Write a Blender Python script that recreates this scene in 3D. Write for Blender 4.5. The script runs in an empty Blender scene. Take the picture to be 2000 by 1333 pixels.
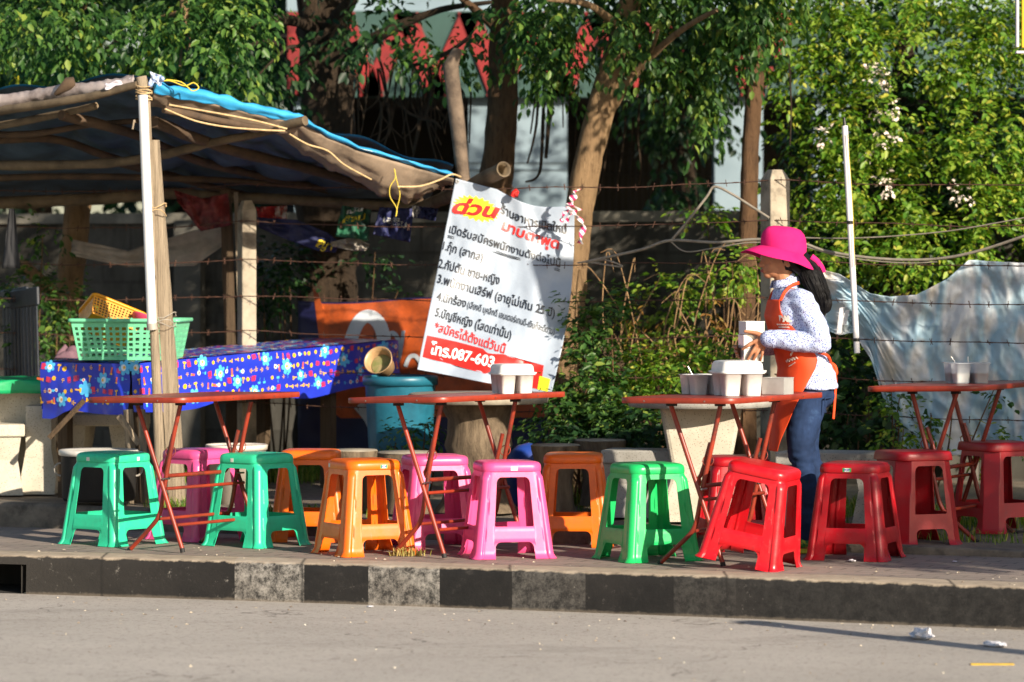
import bpy, bmesh, math, random
import numpy as np
from mathutils import Vector, Matrix, noise as mnoise, geometry as mgeo
S = bpy.context.scene
COL = S.collection
PI = math.pi
# ---------------------------------------------------------------- camera, light, exposure
F, YH, H = 7900.0, 500.0, 1.48          # focal length in photo pixels, horizon row, eye height over the pavement
cam_d = bpy.data.cameras.new('camera'); cam = bpy.data.objects.new('camera', cam_d); COL.objects.link(cam)
cam.location = (0, 0, H); cam.rotation_euler = (PI/2, 0, 0)
cam_d.sensor_width = 36; cam_d.lens = 36*F/2000; cam_d.shift_y = -(666.5-YH)/2000
cam_d.clip_start = 0.5; cam_d.clip_end = 500
cam_d.dof.use_dof = True; cam_d.dof.focus_distance = 20.4; cam_d.dof.aperture_fstop = 2.6
S.camera = cam
SUN_AZ, SUN_EL = math.radians(143), math.radians(21)
W = bpy.data.worlds.new('World'); S.world = W; W.use_nodes = True
sky = W.node_tree.nodes.new('ShaderNodeTexSky'); sky.sky_type = 'NISHITA'; sky.sun_disc = False
sky.sun_elevation = SUN_EL; sky.sun_rotation = SUN_AZ
W.node_tree.links.new(sky.outputs[0], W.node_tree.nodes['Background'].inputs[0])
W.node_tree.nodes['Background'].inputs[1].default_value = 0.075
SDIR = Vector((math.sin(SUN_AZ)*math.cos(SUN_EL), math.cos(SUN_AZ)*math.cos(SUN_EL), math.sin(SUN_EL)))
sun_d = bpy.data.lights.new('sun', 'SUN'); sun_d.energy = 4.8; sun_d.angle = math.radians(0.55); sun_d.color = (1.0, 0.88, 0.72)
sun = bpy.data.objects.new('sun', sun_d); COL.objects.link(sun)
sun.rotation_euler = SDIR.to_track_quat('Z', 'Y').to_euler(); sun.location = SDIR*30
S.view_settings.view_transform = 'Standard'; S.view_settings.look = 'None'
S.view_settings.exposure = 0.95; S.view_settings.gamma = 1
S.render.engine = 'CYCLES'; S.cycles.use_denoising = True
S.cycles.max_bounces = 6; S.cycles.transparent_max_bounces = 12
R = random.Random(7)
NR = np.random.default_rng(11)

# ---------------------------------------------------------------- helpers
def P(px, py, Y):                        # the point at distance Y seen at photo pixel (px, py)
    return Vector(((px-1000)*Y/F, Y, H-(py-YH)*Y/F))
def G(px, py, z=0.0):                    # the point on the level z seen at photo pixel
    return P(px, py, (H-z)*F/(py-YH))
def lin(c):
    return tuple((x/12.92 if x <= .04045 else ((x+.055)/1.055)**2.4) for x in c)
def hx(s):
    s = s.lstrip('#'); return lin([int(s[i:i+2], 16)/255 for i in (0, 2, 4)])
def lerp(a, b, t): return a+(b-a)*t
def sstep(a, b, x):
    t = min(1, max(0, (x-a)/(b-a))); return t*t*(3-2*t)
def nz(p, s=1.0, o=0.0): return mnoise.noise(Vector((p[0]*s+o, p[1]*s-o, p[2]*s+o*.5)))

class MB:
    def __init__(self): self.v, self.f, self.sm = [], [], []
    def add(self, vs, fs, smooth=True):
        b = len(self.v); self.v += [Vector(x) for x in vs]
        self.f += [tuple(b+i for i in f) for f in fs]; self.sm += [smooth]*len(fs)
    def box(self, c, s, rot=None, smooth=False):
        c = Vector(c); x, y, z = s[0]/2, s[1]/2, s[2]/2
        vs = [Vector(p) for p in ((-x,-y,-z),(x,-y,-z),(x,y,-z),(-x,y,-z),(-x,-y,z),(x,-y,z),(x,y,z),(-x,y,z))]
        if rot is not None:
            m = rot if isinstance(rot, Matrix) else Matrix.Rotation(rot, 3, 'Z'); vs = [m @ v for v in vs]
        self.add([v+c for v in vs], [(0,3,2,1),(4,5,6,7),(0,1,5,4),(1,2,6,5),(2,3,7,6),(3,0,4,7)], smooth)
    def loft(self, rings, cap0=True, cap1=True, smooth=True, closed=True):
        n = len(rings[0]); vs = [p for r in rings for p in r]; fs = []
        for i in range(len(rings)-1):
            for j in range(n if closed else n-1):
                k = (j+1) % n
                fs.append((i*n+j, i*n+k, (i+1)*n+k, (i+1)*n+j))
        self.add(vs, fs, smooth)
        if cap0: self.add(list(rings[0])[::-1], [tuple(range(n))], False)
        if cap1: self.add(list(rings[-1]), [tuple(range(n))], False)
    def tube(self, path, rad, n=10, cap=True, smooth=True, wob=0.0, seed=0.0):
        path = [Vector(p) for p in path]; m = len(path)
        rad = [rad]*m if not hasattr(rad, '__len__') else list(rad)
        if len(rad) != m: rad = [lerp(rad[0], rad[-1], i/(m-1)) for i in range(m)]
        t0 = (path[1]-path[0]).normalized()
        ref = Vector((0,0,1)) if abs(t0.z) < .9 else Vector((1,0,0))
        u = t0.cross(ref).normalized(); rings = []
        for i in range(m):
            t = (path[min(i+1,m-1)]-path[max(i-1,0)]).normalized()
            u = (u-t*u.dot(t)).normalized(); w = t.cross(u); rg = []
            for k in range(n):
                a = 2*PI*k/n; d = u*math.cos(a)+w*math.sin(a); r = rad[i]
                if wob: r *= 1+wob*mnoise.noise((path[i]*9+d*1.7)+Vector((seed,seed,seed)))
                rg.append(path[i]+d*r)
            rings.append(rg)
        self.loft(rings, cap, cap, smooth)
    def lathe(self, prof, n=32, c=(0,0,0), smooth=True, cap0=False, cap1=False, sx=1, sy=1):
        c = Vector(c)
        self.loft([[c+Vector((r*sx*math.cos(2*PI*k/n), r*sy*math.sin(2*PI*k/n), z)) for k in range(n)] for r, z in prof], cap0, cap1, smooth)
    def grid(self, fn, nu, nv, smooth=True, keep=None):
        vs = [fn(i/nu, j/nv) for j in range(nv+1) for i in range(nu+1)]; fs = []
        for j in range(nv):
            for i in range(nu):
                if keep and not keep((i+.5)/nu, (j+.5)/nv): continue
                a = j*(nu+1)+i; fs.append((a, a+1, a+nu+2, a+nu+1))
        self.add(vs, fs, smooth)
    def poly(self, pts, h, smooth=False):        # flat outline pts (3D, in order) given thickness along vector h
        n = len(pts); pts = [Vector(p) for p in pts]; h = Vector(h)
        self.add(pts+[p+h for p in pts], [tuple(range(n))[::-1], tuple(range(n, 2*n))]+[(i, (i+1)%n, n+(i+1)%n, n+i) for i in range(n)], smooth)
    def xf(self, M):
        self.v = [M @ v for v in self.v]; return self
    def mesh(self, name):
        me = bpy.data.meshes.new(name); me.from_pydata([tuple(v) for v in self.v], [], self.f)
        me.polygons.foreach_set('use_smooth', self.sm); me.update(); return me

def link(name, me, m, parent=None, world=True, fix=True):
    o = bpy.data.objects.new(name, me); COL.objects.link(o)
    if m is not None:
        if not me.materials: me.materials.append(None)
        o.material_slots[0].link = 'OBJECT'; o.material_slots[0].material = m
    if parent is not None:
        o.parent = parent
        if world:
            off = parent.matrix_world.translation if False else Vector(parent['_w']) if '_w' in parent else Vector((0,0,0))
            me.transform(Matrix.Translation(-off)); o['_w'] = tuple(off)
    return o
def obj(name, mb, m, parent=None, world=True, normals=True):
    me = mb.mesh(name) if isinstance(mb, MB) else mb
    if normals:
        bm = bmesh.new(); bm.from_mesh(me); bmesh.ops.recalc_face_normals(bm, faces=bm.faces); bm.to_mesh(me); bm.free()
    return link(name, me, m, parent, world)
def tag(o, label, cat, group=None, kind=None):
    if label: o['label'] = label
    if cat: o['category'] = cat
    if group: o['group'] = group
    if kind: o['kind'] = kind
    return o
def thing(name, label, cat, loc=(0,0,0), group=None, rot=0):
    o = bpy.data.objects.new(name, None); COL.objects.link(o); o.location = loc; o.rotation_euler = (0,0,rot)
    o['_w'] = tuple(loc); o.empty_display_size = .1
    return tag(o, label, cat, group)
def struct(name, mb, m):
    o = obj(name, mb, m); o['kind'] = 'structure'; return o
def mod(o, kind, **k):
    md = o.modifiers.new(kind.lower(), kind)
    for a, b in k.items(): setattr(md, a, b)
    return md
def apply(o):
    bpy.context.view_layer.update()
    dg = bpy.context.evaluated_depsgraph_get()
    me = bpy.data.meshes.new_from_object(o.evaluated_get(dg)); o.modifiers.clear(); old = o.data; mt = [s.material for s in o.material_slots]
    o.data = me
    return o
def dup(root, loc=None, rot=None):
    c = root.copy(); COL.objects.link(c)
    for ch in root.children:
        d = ch.copy(); COL.objects.link(d); d.parent = c
        for g in ch.children:
            e = g.copy(); COL.objects.link(e); e.parent = d
    if loc is not None: c.location = loc
    if rot is not None: c.rotation_euler = rot
    return c
def arc(c, r, a0, a1, n, u, w):
    c, u, w = Vector(c), Vector(u), Vector(w)
    return [c+u*(r*math.cos(lerp(a0,a1,i/n)))+w*(r*math.sin(lerp(a0,a1,i/n))) for i in range(n+1)]
def smooth_path(pts, k=4):
    pts = [Vector(p) for p in pts]; out = []
    for i in range(len(pts)-1):
        p0, p1, p2, p3 = pts[max(i-1,0)], pts[i], pts[i+1], pts[min(i+2,len(pts)-1)]
        for j in range(k):
            t = j/k
            out.append(.5*((2*p1)+(p2-p0)*t+(2*p0-5*p1+4*p2-p3)*t*t+(3*p1-p0-3*p2+p3)*t**3))
    return out+[pts[-1]]
def rrect(a, b, r, n=6, z=0):            # rounded rectangle outline, half sizes a, b
    out = []
    for cx, cy, s in ((a-r,b-r,0),(-a+r,b-r,1),(-a+r,-b+r,2),(a-r,-b+r,3)):
        for i in range(n+1):
            t = PI/2*(s+i/n); out.append(Vector((cx+r*math.cos(t), cy+r*math.sin(t), z)))
    return out

# ---------------------------------------------------------------- materials
class N:
    def __init__(self, name):
        self.m = bpy.data.materials.new(name); self.m.use_nodes = True; self.t = self.m.node_tree; self.b = self.t.nodes['Principled BSDF']
        self.out = self.t.nodes['Material Output']
    def n(self, k, **kw):
        x = self.t.nodes.new(k)
        for a, b in kw.items(): setattr(x, a, b)
        return x
    def l(self, a, b): self.t.links.new(a, b)
    def coord(self, kind='Object', rnd=False):
        o = self.n('ShaderNodeTexCoord').outputs[kind]
        if rnd:
            i = self.n('ShaderNodeObjectInfo'); mu = self.n('ShaderNodeMath', operation='MULTIPLY'); mu.inputs[1].default_value = 37.0
            self.l(i.outputs['Random'], mu.inputs[0]); ad = self.n('ShaderNodeVectorMath', operation='ADD')
            self.l(o, ad.inputs[0]); self.l(mu.outputs[0], ad.inputs[1]); o = ad.outputs[0]
        return o
    def noise(self, co, scale, detail=5, rough=.6, stretch=None):
        if stretch:
            mp = self.n('ShaderNodeMapping'); mp.inputs['Scale'].default_value = stretch; self.l(co, mp.inputs[0]); co = mp.outputs[0]
        x = self.n('ShaderNodeTexNoise'); x.inputs['Scale'].default_value = scale; x.inputs['Detail'].default_value = detail; x.inputs['Roughness'].default_value = rough
        self.l(co, x.inputs['Vector']); return x.outputs['Fac']
    def ramp(self, fac, stops, interp='LINEAR'):
        x = self.n('ShaderNodeValToRGB'); cr = x.color_ramp; cr.interpolation = interp
        while len(cr.elements) < len(stops): cr.elements.new(.5)
        for e, (p, c) in zip(cr.elements, stops):
            e.position = p; e.color = (c[0], c[1], c[2], 1) if hasattr(c, '__len__') else (c, c, c, 1)
        self.l(fac, x.inputs[0]); return x.outputs[0]
    def mix(self, fac, a, b, bt='MIX'):
        x = self.n('ShaderNodeMix', data_type='RGBA', blend_type=bt)
        for s, v in ((x.inputs[0], fac), (x.inputs[6], a), (x.inputs[7], b)):
            if isinstance(v, (int, float)): s.default_value = v
            elif hasattr(v, '__len__'): s.default_value = (v[0], v[1], v[2], 1)
            else: self.l(v, s)
        return x.outputs[2]
    def math(self, op, a, b=0.0):
        x = self.n('ShaderNodeMath', operation=op)
        for s, v in ((x.inputs[0], a), (x.inputs[1], b)):
            if isinstance(v, (int, float)): s.default_value = v
            else: self.l(v, s)
        return x.outputs[0]
    def bump(self, h, st=.3, dist=.01):
        x = self.n('ShaderNodeBump'); x.inputs['Strength'].default_value = st; x.inputs['Distance'].default_value = dist
        self.l(h, x.inputs['Height']); self.l(x.outputs[0], self.b.inputs['Normal'])
    def set(self, col=None, rough=None, metal=None, spec=None, **k):
        for nm, v in (('Base Color', col), ('Roughness', rough), ('Metallic', metal), ('Specular IOR Level', spec)):
            if v is None: continue
            s = self.b.inputs[nm]
            if isinstance(v, (int, float)): s.default_value = v
            elif hasattr(v, '__len__'): s.default_value = (v[0], v[1], v[2], 1)
            else: self.l(v, s)
        return self.m
def mat(name, c1, c2=None, scale=6, rough=.6, bump=0, bscale=40, bdist=.005, metal=0, spec=.5, stretch=None, lo=.35, hi=.65, rnd=False, dirt=None, dscale=3, dlo=.5, dhi=.75, detail=6):
    k = N(name); co = k.coord('Object', rnd); col = c1
    if c2 is not None: col = k.ramp(k.noise(co, scale, detail, .65, stretch), [(lo, c1), (hi, c2)])
    if dirt is not None:
        col = k.mix(k.ramp(k.noise(co, dscale, 8, .7), [(dlo, 0.0), (dhi, 1.0)]), col, dirt)
    if bump: k.bump(k.noise(co, bscale, 6, .65, stretch), bump, bdist)
    return k.set(col, rough, metal, spec)
def plastic(name, c, rough=.32, scuff=None, thin=0.12):
    k = N(name); co = k.coord('Object', True)
    f = k.ramp(k.noise(co, 9, 8, .7), [(.45, 0.0), (.8, 1.0)])
    c2 = tuple(x*.72+.02 for x in c)
    d = k.ramp(k.noise(co, 60, 4, .7), [(.62, 0.0), (.75, .5)])
    sc_ = k.math('MULTIPLY', k.ramp(k.noise(co, 34, 8, .85, (1, 1, .22)), [(.60, 0.0), (.70, .55)]), k.ramp(k.noise(co, 5, 3, .5), [(.45, 0.0), (.6, 1.0)]))
    gr_ = k.math('MULTIPLY', k.ramp(k.noise(co, 20, 9, .8), [(.52, 0.0), (.68, .6)]), k.ramp(k.noise(co, 4.3, 3, .5), [(.5, 0.0), (.68, 1.0)]))
    col = k.mix(d, k.mix(f, c, c2), tuple(min(1, x*.8+.1) for x in c))
    g0 = sum(c)/3; col = k.mix(gr_, k.mix(sc_, col, tuple(min(1, x*.6+.22) for x in c)), tuple(x*.45+.03 for x in c))
    rg = k.math('ADD', k.math('ADD', k.math('MULTIPLY', f, .22), k.math('MULTIPLY', sc_, .3)), rough)
    k.bump(k.noise(co, 25, 4), .06, .004)
    m = k.set(col, rg, 0, .5)
    k.b.inputs['Subsurface Weight'].default_value = 0
    if thin:
        tr = k.n('ShaderNodeBsdfTranslucent'); k.l(col, tr.inputs[0]); mx = k.n('ShaderNodeMixShader'); mx.inputs[0].default_value = thin
        k.l(k.b.outputs[0], mx.inputs[1]); k.l(tr.outputs[0], mx.inputs[2]); k.l(mx.outputs[0], k.out.inputs[0])
    return m
def leafmat(name, stops, rough=.45, trans=.35):
    k = N(name); g = k.n('ShaderNodeNewGeometry')
    c = k.ramp(g.outputs['Random Per Island'], stops)
    k.set(c, rough, 0, .35)
    tr = k.n('ShaderNodeBsdfTranslucent'); hs = k.n('ShaderNodeHueSaturation'); hs.inputs['Value'].default_value = 1.5; hs.inputs['Saturation'].default_value = 1.1
    k.l(c, hs.inputs['Color']); k.l(hs.outputs[0], tr.inputs[0]); mx = k.n('ShaderNodeMixShader'); mx.inputs[0].default_value = trans
    k.l(k.b.outputs[0], mx.inputs[1]); k.l(tr.outputs[0], mx.inputs[2]); k.l(mx.outputs[0], k.out.inputs[0])
    return k.m
# ================================================================ the setting
UX, UN = Vector((.925, -.38, 0)), Vector((.38, .925, 0))       # along the kerb, away from the road
def kerbY(X):
    if abs(X) > 4: s = math.copysign(4, X); return 19.07-.411*s-.0158*s*s+(X-s)*(-.411-.0316*s)
    return 19.07-.411*X-.0158*X*X
def backY(X): return 20.93-.431*X
def hb(X): return lerp(.13, .028, min(1, max(0, (X+2.6)/5.1)))
def fenceY(X): return 22.6-.41*(X-1.4)
def gz(X, Y):                                  # level of the rough ground behind the pavement
    d = Y-backY(X)
    return hb(X)+.02*mnoise.noise(Vector((X*1.3, Y*1.3, 0)))*min(1, max(0, d))+max(0, d-1.5)*.012

def m_road():
    k = N('road_concrete'); co = k.coord('Object')
    a = k.ramp(k.noise(co, .8, 8, .65), [(.3, hx('958f88')), (.7, hx('aba49c'))])
    st = k.ramp(k.noise(co, 1.6, 8, .65, (.35, 1.0, 1)), [(.42, 0.0), (.75, .4)])
    c = k.mix(st, a, hx('807870'))
    sp = k.ramp(k.noise(co, 140, 3, .8), [(.3, .0), (.7, 1.0)])
    c = k.mix(k.math('MULTIPLY', sp, .5), c, hx('c4bcb0'))
    dk = k.ramp(k.noise(co, 45, 5, .8), [(.32, 1.0), (.46, 0.0)])
    c = k.mix(dk, c, hx('5a5149'))
    vo = k.n('ShaderNodeTexVoronoi', feature='DISTANCE_TO_EDGE'); vo.inputs['Scale'].default_value = .55
    wp = k.n('ShaderNodeVectorMath', operation='ADD'); nn = k.n('ShaderNodeTexNoise'); nn.inputs['Scale'].default_value = 2.5; nn.inputs['Detail'].default_value = 6; k.l(co, nn.inputs['Vector']); k.l(co, wp.inputs[0]); k.l(nn.outputs['Color'], wp.inputs[1]); k.l(wp.outputs[0], vo.inputs['Vector'])
    crk = k.math('MULTIPLY', k.ramp(vo.outputs['Distance'], [(.0, .8), (.007, .0)]), k.ramp(k.noise(co, .9, 2), [(.48, 0.0), (.56, 1.0)]))
    c = k.mix(crk, c, hx('4a433c'))
    oil = k.math('MULTIPLY', k.ramp(k.noise(co, 1.1, 7, .7, (.5, 1.3, 1)), [(.54, 0.0), (.72, .55)]), k.ramp(k.noise(co, 7, 7, .75), [(.35, .4), (.6, 1.0)]))
    c = k.mix(oil, c, hx('6a635c'))
    k.bump(k.noise(co, 160, 4, .8), .45, .005)
    return k.set(c, .85, 0, .3)
def m_kerb():
    k = N('kerb_paint'); co = k.coord('Object'); x = k.n('ShaderNodeSeparateXYZ'); k.l(co, x.inputs[0])
    xx = k.math('MULTIPLY', k.math('ADD', x.outputs[0], 4.0), .125)
    e = lambda X: (X+4)/8
    wmask = k.ramp(xx, [(0, 0.0), (e(-1.36), 1.0), (e(-1.015), 0.0), (e(-.695), 1.0), (e(-.355), 0.0), (e(-.012), .28), (e(.33), .0), (e(.72), .12), (e(1.02), .05)], 'CONSTANT')
    n1 = k.noise(co, 16, 9, .75); n2 = k.noise(co, 3, 6, .6)
    chip = k.ramp(k.noise(co, 20, 13, .86), [(.43, .04), (.58, .75)])
    black = k.ramp(n1, [(.3, hx('0c0b0b')), (.58, hx('161514')), (.68, hx('2e2b29')), (.80, hx('5b5650'))])
    black = k.mix(k.ramp(n2, [(.42, 0.0), (.7, .65)]), black, hx('262321'))
    lft = k.ramp(xx, [(e(-2.9), .7), (e(-1.5), .0)])
    black = k.mix(lft, black, hx('3c3833'))
    wf = k.math('MULTIPLY', wmask, chip)
    wcol = k.ramp(n2, [(.35, hx('b1aca4')), (.65, hx('8b857d'))])
    speck = k.math('MULTIPLY', k.ramp(k.noise(co, 22, 10, .8), [(.60, 0.0), (.70, .7)]), k.ramp(n2, [(.45, 0.0), (.6, 1.0)]))
    face = k.mix(speck, k.mix(wf, black, wcol), hx('a59f96'))
    top = k.ramp(k.noise(co, 9, 8, .7), [(.3, hx('b3a48f')), (.7, hx('8d7f6e'))])
    top = k.mix(k.math('MULTIPLY', wf, .35), top, hx('c4c0b8'))
    zz = k.math('ADD', x.outputs[2], k.math('MULTIPLY', k.math('SUBTRACT', k.noise(co, 14, 6, .7), .5), .035))
    tmask = k.ramp(k.math('MULTIPLY', k.math('ADD', zz, .19), 5.0), [(.895, 0.0), (.94, 1.0)])
    low = k.ramp(k.math('MULTIPLY', k.math('ADD', zz, .19), 5.0), [(.02, .4), (.08, 0.0)])
    c = k.mix(tmask, k.mix(low, face, hx('7d7264')), top)
    jt = k.math('PINGPONG', k.math('ADD', x.outputs[0], k.math('MULTIPLY', k.noise(co, 9, 3), .02)), .5)
    c = k.mix(k.ramp(jt, [(.0, .8), (.012, .0)]), c, hx('1a1816'))
    k.bump(k.noise(co, 60, 6, .75), .5, .006)
    return k.set(c, .8, 0, .35)
def m_pave():
    k = N('paving_bricks'); co = k.coord('Object')
    mp = k.n('ShaderNodeMapping'); mp.inputs['Rotation'].default_value = (0, 0, .39); k.l(co, mp.inputs[0])
    b = k.n('ShaderNodeTexBrick'); k.l(mp.outputs[0], b.inputs[0]); b.inputs['Scale'].default_value = 1
    for nm, v in (('Brick Width', .22), ('Row Height', .11), ('Mortar Size', .006)): b.inputs[nm].default_value = v
    b.inputs['Color1'].default_value = (*hx('8b7d75'), 1); b.inputs['Color2'].default_value = (*hx('7b716a'), 1); b.inputs['Mortar'].default_value = (*hx('4a423c'), 1)
    d = k.ramp(k.noise(co, 2.5, 8, .7), [(.35, 0.0), (.7, .8)])
    c = k.mix(d, b.outputs[0], hx('8f8478'))
    c = k.mix(k.ramp(k.noise(co, 50, 5, .8), [(.6, 0.0), (.75, .7)]), c, hx('554b43'))
    k.bump(b.outputs['Fac'], .5, .004)
    return k.set(c, .85, 0, .3)
def m_soil():
    k = N('rough_ground'); co = k.coord('Object')
    a = k.ramp(k.noise(co, 1.7, 8, .7), [(.35, hx('6d6357')), (.65, hx('8b8174'))])
    c = k.mix(k.ramp(k.noise(co, 30, 6, .8), [(.5, 0.0), (.72, .9)]), a, hx('4b4035'))
    c = k.mix(k.ramp(k.noise(co, 75, 4, .8), [(.66, 0.0), (.72, 1.0)]), c, hx('a5946e'))
    k.bump(k.noise(co, 40, 6, .8), .6, .02)
    return k.set(c, .95, 0, .2)
XS = [-70, -40, -25, -15, -10, -7, -5]+[-4+.08*i for i in range(101)]+[5, 7, 10, 15, 25, 40, 70]
# road
b = MB(); b.add([(-90, -60, -.19), (90, -60, -.19), (90, 12, -.19), (-90, 12, -.19)], [(0, 1, 2, 3)], False)
n = len(XS); b.add([(X, 12 if r == 0 else kerbY(X)+.06, -.19) for r in (0, 1) for X in XS if True], [(i, i+1, n+i+1, n+i) for i in range(n-1)], False)
for v in b.v[4:4+n]: v.y = min(12, kerbY(v.x)-.5)
struct('road', b, m_road())
# kerb with a storm drain mouth at its left
prof = [(0, -.2), (.002, -.12), (.004, -.045), (.008, -.016), (.016, -.005), (.03, 0), (.09, .001), (.25, .002), (.30, .0), (.305, -.02)]
b = MB(); vs = []
for X in XS:
    w = .006*mnoise.noise(Vector((X*2.3, 3, 0))); hz = .005*mnoise.noise(Vector((X*1.7, 9, 0)))+.003*mnoise.noise(Vector((X*9, 1, 0)))
    for o_, z in prof:
        q = Vector((X, kerbY(X), z))+UN*(o_+w*(1 if z > -.19 else 0)); q.z += hz if z > -.03 else 0; vs.append(q)
npf = len(prof); fs = []
for i in range(len(XS)-1):
    for j in range(npf-1):
        if -3.3 < (XS[i]+XS[i+1])/2 < -2.42 and j in (0, 1): continue
        fs.append((i*npf+j, (i+1)*npf+j, (i+1)*npf+j+1, i*npf+j+1))
b.add(vs, fs, True); struct('kerb', b, m_kerb())
b = MB(); x0, x1 = -3.29, -2.425
A0, A1 = Vector((x0, kerbY(x0)+.012, 0)), Vector((x1, kerbY(x1)+.012, 0))
q = [p+UN*d+Vector((0, 0, z)) for d in (0, .5) for p in (A0, A1) for z in (-.188, -.046)]
b.add(q, [(0, 1, 5, 4), (2, 3, 7, 6), (4, 5, 7, 6), (1, 3, 7, 5), (0, 2, 6, 4)], False); struct('drain_opening', b, mat('drain_dark', hx('1d1b18'), hx('2c2925'), 8, .9))
# pavement
b = MB(); b.add([Vector((X, kerbY(X), -.003))+UN*.29 if r == 0 else Vector((X, backY(X)+.1, -.003)) for r in (0, 1) for X in XS], [(i, i+1, n+i+1, n+i) for i in range(n-1)], False)
struct('pavement', b, m_pave())
# back kerb
b = MB(); vs = []; fs = []; prof2 = [(0, -.03, 0), (.003, .8, 0), (.015, 1, 0), (.13, 1, 0), (.14, .6, 0)]
for X in XS:
    w = .006*mnoise.noise(Vector((X*1.9, 30, 0)))
    for o_, z, _ in prof2:
        q = Vector((X, backY(X), hb(X)*z if z > 0 else z))+UN*(o_+w); vs.append(q)
for i in range(len(XS)-1):
    for j in range(4): fs.append((i*5+j, (i+1)*5+j, (i+1)*5+j+1, i*5+j+1))
b.add(vs, fs, True); struct('planter_kerb', b, mat('old_kerb', hx('4a463f'), hx('7c7265'), 5, .9, .5, 40, .006, dirt=hx('2c2925'), dscale=7))
# ground behind
xs = [-90, -50, -25, -12, -8]+[-6+.2*i for i in range(61)]+[8, 12, 25, 50, 90]
ds = [.12, .3, .5, .7, .9, 1.2, 1.5, 1.8, 2.2, 2.6, 3, 3.5, 4, 5, 6, 8, 12, 20, 40, 100]
b = MB(); b.add([(X, backY(X)+d, gz(X, backY(X)+d)-.004) for d in ds for X in xs], [(j*len(xs)+i, j*len(xs)+i+1, (j+1)*len(xs)+i+1, (j+1)*len(xs)+i) for j in range(len(ds)-1) for i in range(len(xs)-1)], True)
struct('ground', b, m_soil())

# ---------------------------------------------------------------- far block wall and building
def m_blocks():
    k = N('concrete_blocks'); co = k.coord('Object')
    mp = k.n('ShaderNodeMapping'); mp.inputs['Rotation'].default_value = (PI/2, 0, 0); k.l(co, mp.inputs[0])
    b = k.n('ShaderNodeTexBrick'); k.l(mp.outputs[0], b.inputs[0]); b.inputs['Scale'].default_value = 1
    for nm, v in (('Brick Width', .4), ('Row Height', .2), ('Mortar Size', .012)): b.inputs[nm].default_value = v
    b.inputs['Color1'].default_value = (*hx('625f58'), 1); b.inputs['Color2'].default_value = (*hx('504e48'), 1); b.inputs['Mortar'].default_value = (*hx('4f4c46'), 1)
    c = k.mix(k.ramp(k.noise(co, 2, 8, .7, (1, 1, .35)), [(.38, 0.0), (.62, .9)]), b.outputs[0], hx('292722'))
    k.bump(b.outputs['Fac'], -.6, .01)
    return k.set(c, .92, 0, .2)
def wallY(X): return 26.6-.41*X
t = thing('block_wall', 'long grey concrete block wall with a coping behind the fence and trees', 'wall', (0, 26.6, .1))
b = MB(); c0 = Vector((0, 26.6, 0)); rz = math.atan2(-.41, 1)
b.box((0, 26.6, .85), (26, .15, 1.7), rz); obj('wall_panel', b, m_blocks(), t)
b = MB(); b.box((0, 26.6, 1.735), (26, .21, .07), rz); obj('coping', b, mat('coping', hx('807b6f'), hx('5a574e'), 4, .9, dirt=hx('3f3b34')), t)
pm = mat('pier', hx('625f57'), hx('4a4842'), 4, .9)
for i in range(-4, 5):
    X = i*2.7+.35
    b = MB(); b.box((X*.925, wallY(X*.925)-.1, .86), (.2, .12, 1.72), rz); obj('pier', b, pm, t)

YB = 30.5
t = thing('building', 'pale blue grey building with red and green fascia board behind the trees', 'building', (.5, YB, 0))
wm = mat('blue_render', hx('8799a3'), hx('72848e'), 1.2, .8, dirt=hx('74858d'), dscale=1.6)
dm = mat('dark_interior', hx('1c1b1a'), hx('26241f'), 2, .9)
def bx_px(mb, x0, x1, y0, y1, Y, dep):
    a, c = P(x0, y1, Y), P(x1, y0, Y); mb.box(((a.x+c.x)/2, Y+dep/2, (a.z+c.z)/2), (c.x-a.x, dep, c.z-a.z))
zb = lambda y: P(0, y, YB).z
for (x0, x1, y1) in ((575, 612, 900), (915, 1108, 900), (1396, 1490, 900), (1590, 1660, 900)):
    b = MB(); bx_px(b, x0, x1, 190, y1, YB, .35); obj('column', b, wm, t)
b = MB(); bx_px(b, 560, 1500, -500, 22, YB+.02, .4); obj('upper_wall', b, wm, t)
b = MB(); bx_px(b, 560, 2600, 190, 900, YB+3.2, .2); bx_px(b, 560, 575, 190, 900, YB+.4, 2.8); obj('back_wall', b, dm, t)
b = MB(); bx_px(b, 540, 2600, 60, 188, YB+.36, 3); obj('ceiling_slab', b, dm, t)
b = MB(); bx_px(b, 562, 2600, 22, 190, YB-.12, .14); obj('fascia', b, mat('fascia_green', hx('24413a'), hx('31504a'), 2, .5), t)
rm = mat('fascia_red', hx('8f1b1a'), hx('6d1515'), 3, .5)
for i in range(16):
    x = 556+i*62; sl = 34 if i % 2 else -34
    if i == 0: pts = [(562, 24), (606, 24), (606, 188), (562, 188)]
    else: pts = [(x+sl, 24), (x+sl+42, 24), (x-sl+36, 188), (x-sl-6, 188)]
    b = MB(); b.poly([P(px, py, YB-.15) for px, py in pts], (0, .028, 0)); obj('fascia_stripe', b, rm, t)
b = MB(); bx_px(b, 1100, 1420, 420, 560, YB+1.4, .04); obj('low_wall', b, mat('lowwall', hx('2b2a28'), hx('222120'), 3, .9), t)
b = MB()
for i in range(22):
    x = 1112+i*13; p = P(x, 300, YB+.2); b.tube([P(x, 290, YB+1.35), P(x, 424, YB+1.35)], .006, 5)
for y in (300, 340): b.tube([P(1108, y, YB+1.37), P(1396, y, YB+1.37)], .008, 5)
obj('window_grille', b, mat('grille', hx('191918'), None, rough=.5), t)
b = MB()
for y in (318, 332): b.tube([P(915, y, YB-.01), P(1108, y, YB-.01)], .006, 5)
obj('wall_line', b, mat('wline', hx('64727a'), None), t)
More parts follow.
